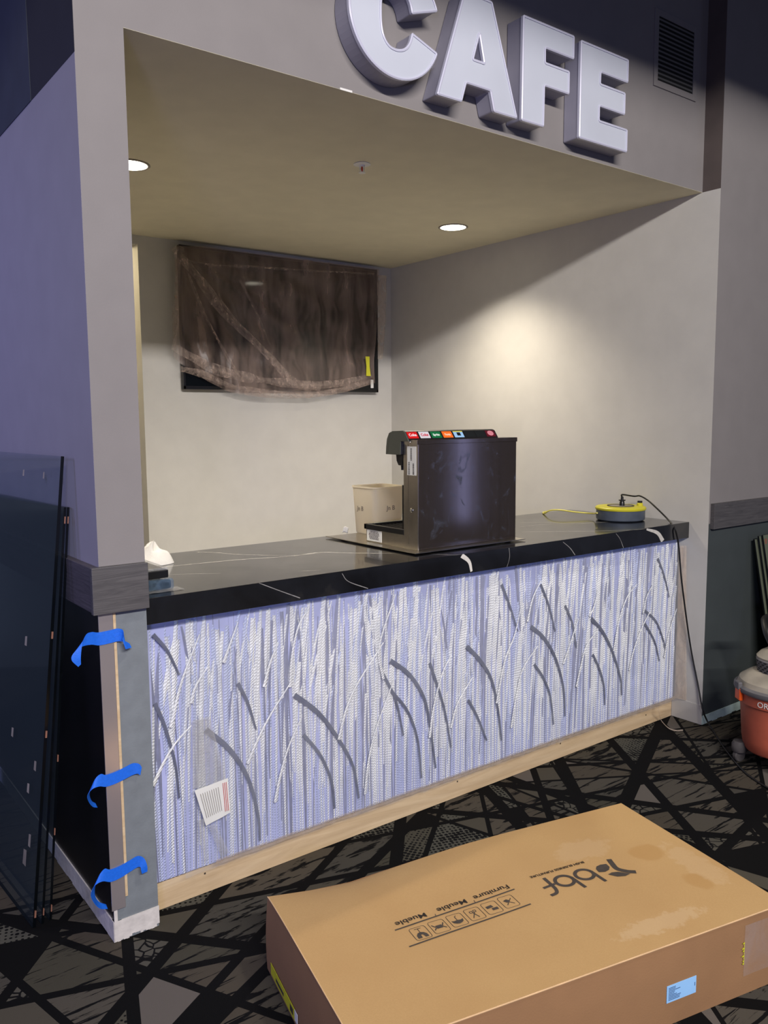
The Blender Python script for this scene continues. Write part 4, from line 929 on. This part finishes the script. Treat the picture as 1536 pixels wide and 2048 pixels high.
x_, d_ = cen[5]; blob(ic, [(x_-.014,d_-.008),(x_-.002,d_-.012),(x_+.006,d_-.004),(x_-.006,d_+.004)]); bar(ic, x_-.012,d_+.014,x_+.014,d_-.012,.0012); bar(ic, x_-.002,d_,x_+.012,d_+.014,.0012)
cobj(ic, 'pictogram', 'ink', fix=False)
# bbf logo, upside down
lg = MB()
def stroke(m, pts, w, n=6):
    P = spline([(a,b,0) for a, b in pts], n)
    vs = []; N = len(P)
    for i, p in enumerate(P):
        t = (P[min(i+1,N-1)]-P[max(i-1,0)]).normalized(); nn = Vector((-t.y,t.x,0))*w; a = p-nn; b = p+nn
        vs += [(a.x,-a.y,cz(a.x,a.y)),(b.x,-b.y,cz(b.x,b.y))]
    m.add(vs, [(2*i,2*i+1,2*i+3,2*i+2) for i in range(N-1)])
def ring(m, x, d, rx, rd, w): stroke(m, [(x+rx*math.cos(a), d+rd*math.sin(a)) for a in [2*PI*i/20 for i in range(21)]], w, 2)
w_ = .0056
ring(lg, .893,.319,.029,.026,w_); stroke(lg, [(.922,.312),(.925,.345),(.928,.376)], w_)
ring(lg, .818,.321,.029,.026,w_); stroke(lg, [(.847,.314),(.850,.345),(.853,.376)], w_)
stroke(lg, [(.771,.282),(.770,.320),(.768,.345),(.758,.362),(.736,.366)], w_); stroke(lg, [(.782,.322),(.760,.324),(.738,.326)], w_*.85)
blob(lg, [(.941,.328),(.944,.310),(.955,.299),(.972,.296),(.992,.300),(.990,.318),(.978,.330),(.960,.334)])
stroke(lg, [(1.017,.282),(1.010,.305),(1.004,.335),(1.022,.360),(1.044,.374)], .0085)
blob(lg, [(.958,.349),(.975,.345),(.995,.350),(1.022,.374),(1.000,.378),(.975,.370)])
cobj(lg, 'printed_logo', 'ink', fix=False)
o = ctext('BUSH BUSINESS FURNITURE', 'printed_words', .936, .0, .0145, bold=.0003); xs = [v.co.x for v in o.data.vertices]; k = .200/(max(xs)-min(xs))
for v in o.data.vertices: v.co.x = .936+(v.co.x-max(xs))*k; v.co.y += -.257; v.co.z = cz(v.co.x, -v.co.y)+.0002
# shipping labels and torn tape
lb = cobj(B(((.872,-WD-.0045,.069),(.975,-WD-.0035,.117))), 'shipping_label', 'bluepaper')
m = MB(); r = random.Random(4)
for k in range(9):
    z_ = .109-k*.0042; m.box((.878,-WD-.0049,z_),(.878+r.uniform(.018,.045 if k not in (1,2) else .075),-WD-.0045,z_+.0018))
m.box((.969,-WD-.0049,.090),(.971,-WD-.0045,.100)); o = cobj(m, 'label_print', 'ink_blue', lb)
lb = cobj(MB().box((-.0110,-.262,.018),(-.0100,-.052,.052)), 'side_label', 'yellowpaper')
cobj(MB().box((-.0112,-.286,.022),(-.0102,-.262,.052)), 'side_label', 'paper')
for q in (((-.0114,-.17,.026),(-.0110,-.10,.036)),((-.0114,-.25,.026),(-.0110,-.225,.044))): cobj(B(q), 'label_print', 'ink', lb)
m = MB(); r = random.Random(9)
for k in range(9):
    z_ = .095+k*.0075; w2 = r.uniform(.003,.013); m.add([(1.150,-WD-.006,z_),(1.150-w2,-WD-.006,z_+.004),(1.150,-WD-.006,z_+.008)], [(0,1,2)])
cobj(m, 'torn_tape', 'yellowpaper', fix=False)
m = MB(); m.grid(lambda u, v: (1.150+u*.16, -WD-.0055-.001*mnoise.noise(Vector((u*6,v*6,0))), .06+v*.15), 8, 8); cobj(m, 'clear_tape', 'film_clear', fix=False)

# ================================================================== lights
def area_light(name, loc, target, sx, sy, e, col):
    ld = bpy.data.lights.new(name, 'AREA'); ld.shape = 'RECTANGLE'; ld.size = sx; ld.size_y = sy; ld.energy = e; ld.color = col
    o = bpy.data.objects.new(name, ld); COL.objects.link(o); o.location = loc
    o.rotation_euler = (Vector(target)-Vector(loc)).to_track_quat('-Z', 'Y').to_euler(); return o
area_light('hall_lamp', (-.6,-5.5,4.2), (1.0,0,1.6), 3.6, .035, 440, (1,.95,.93))
ld = bpy.data.lights.new('floor_fill_spot', 'SPOT'); ld.energy = 225; ld.color = (1,.95,.88); ld.spot_size = math.radians(62); ld.spot_blend = .5; ld.shadow_soft_size = .15  # fill spot added overhead to brighten carton, carpet and grass panel
lo = bpy.data.objects.new('floor_fill_spot', ld); COL.objects.link(lo); lo.location = (1.5,-2.0,4.7); lo.rotation_euler = (Vector((1.3,-1.3,0))-lo.location).to_track_quat('-Z','Y').to_euler()
area_light('blue_neon_lamp', (5.2,-3.75,1.7), (1.6,.1,1.2), .06, 2.4, 3.2, (.35,.45,1.0))
area_light('violet_wall_lamp', (-2.6,1.6,2.3), (0,1.0,1.7), .8, .8, 36, (.42,.42,1.0))
area_light('blue_stage_lamp', (-2.1,-3.6,1.5), (1.6,2,1.9), .4, .4, 34, (.40,.44,1.0))
area_light('hallway_lamp', (.8,D+.7,2.7), (1.2,D+.4,1.4), .3, .3, 14, (1,.82,.5))
wd = bpy.data.worlds.new('world'); S.world = wd; wd.use_nodes = True; bgn = wd.node_tree.nodes['Background']; bgn.inputs[0].default_value = (.43,.46,.62,1); bgn.inputs[1].default_value = .16
S.view_settings.view_transform = 'Standard'; S.view_settings.look = 'None'; S.view_settings.gamma = 1; S.view_settings.exposure = 0; S.view_settings.use_curve_mapping = False
try: S.cycles.use_denoising = True
except Exception: pass
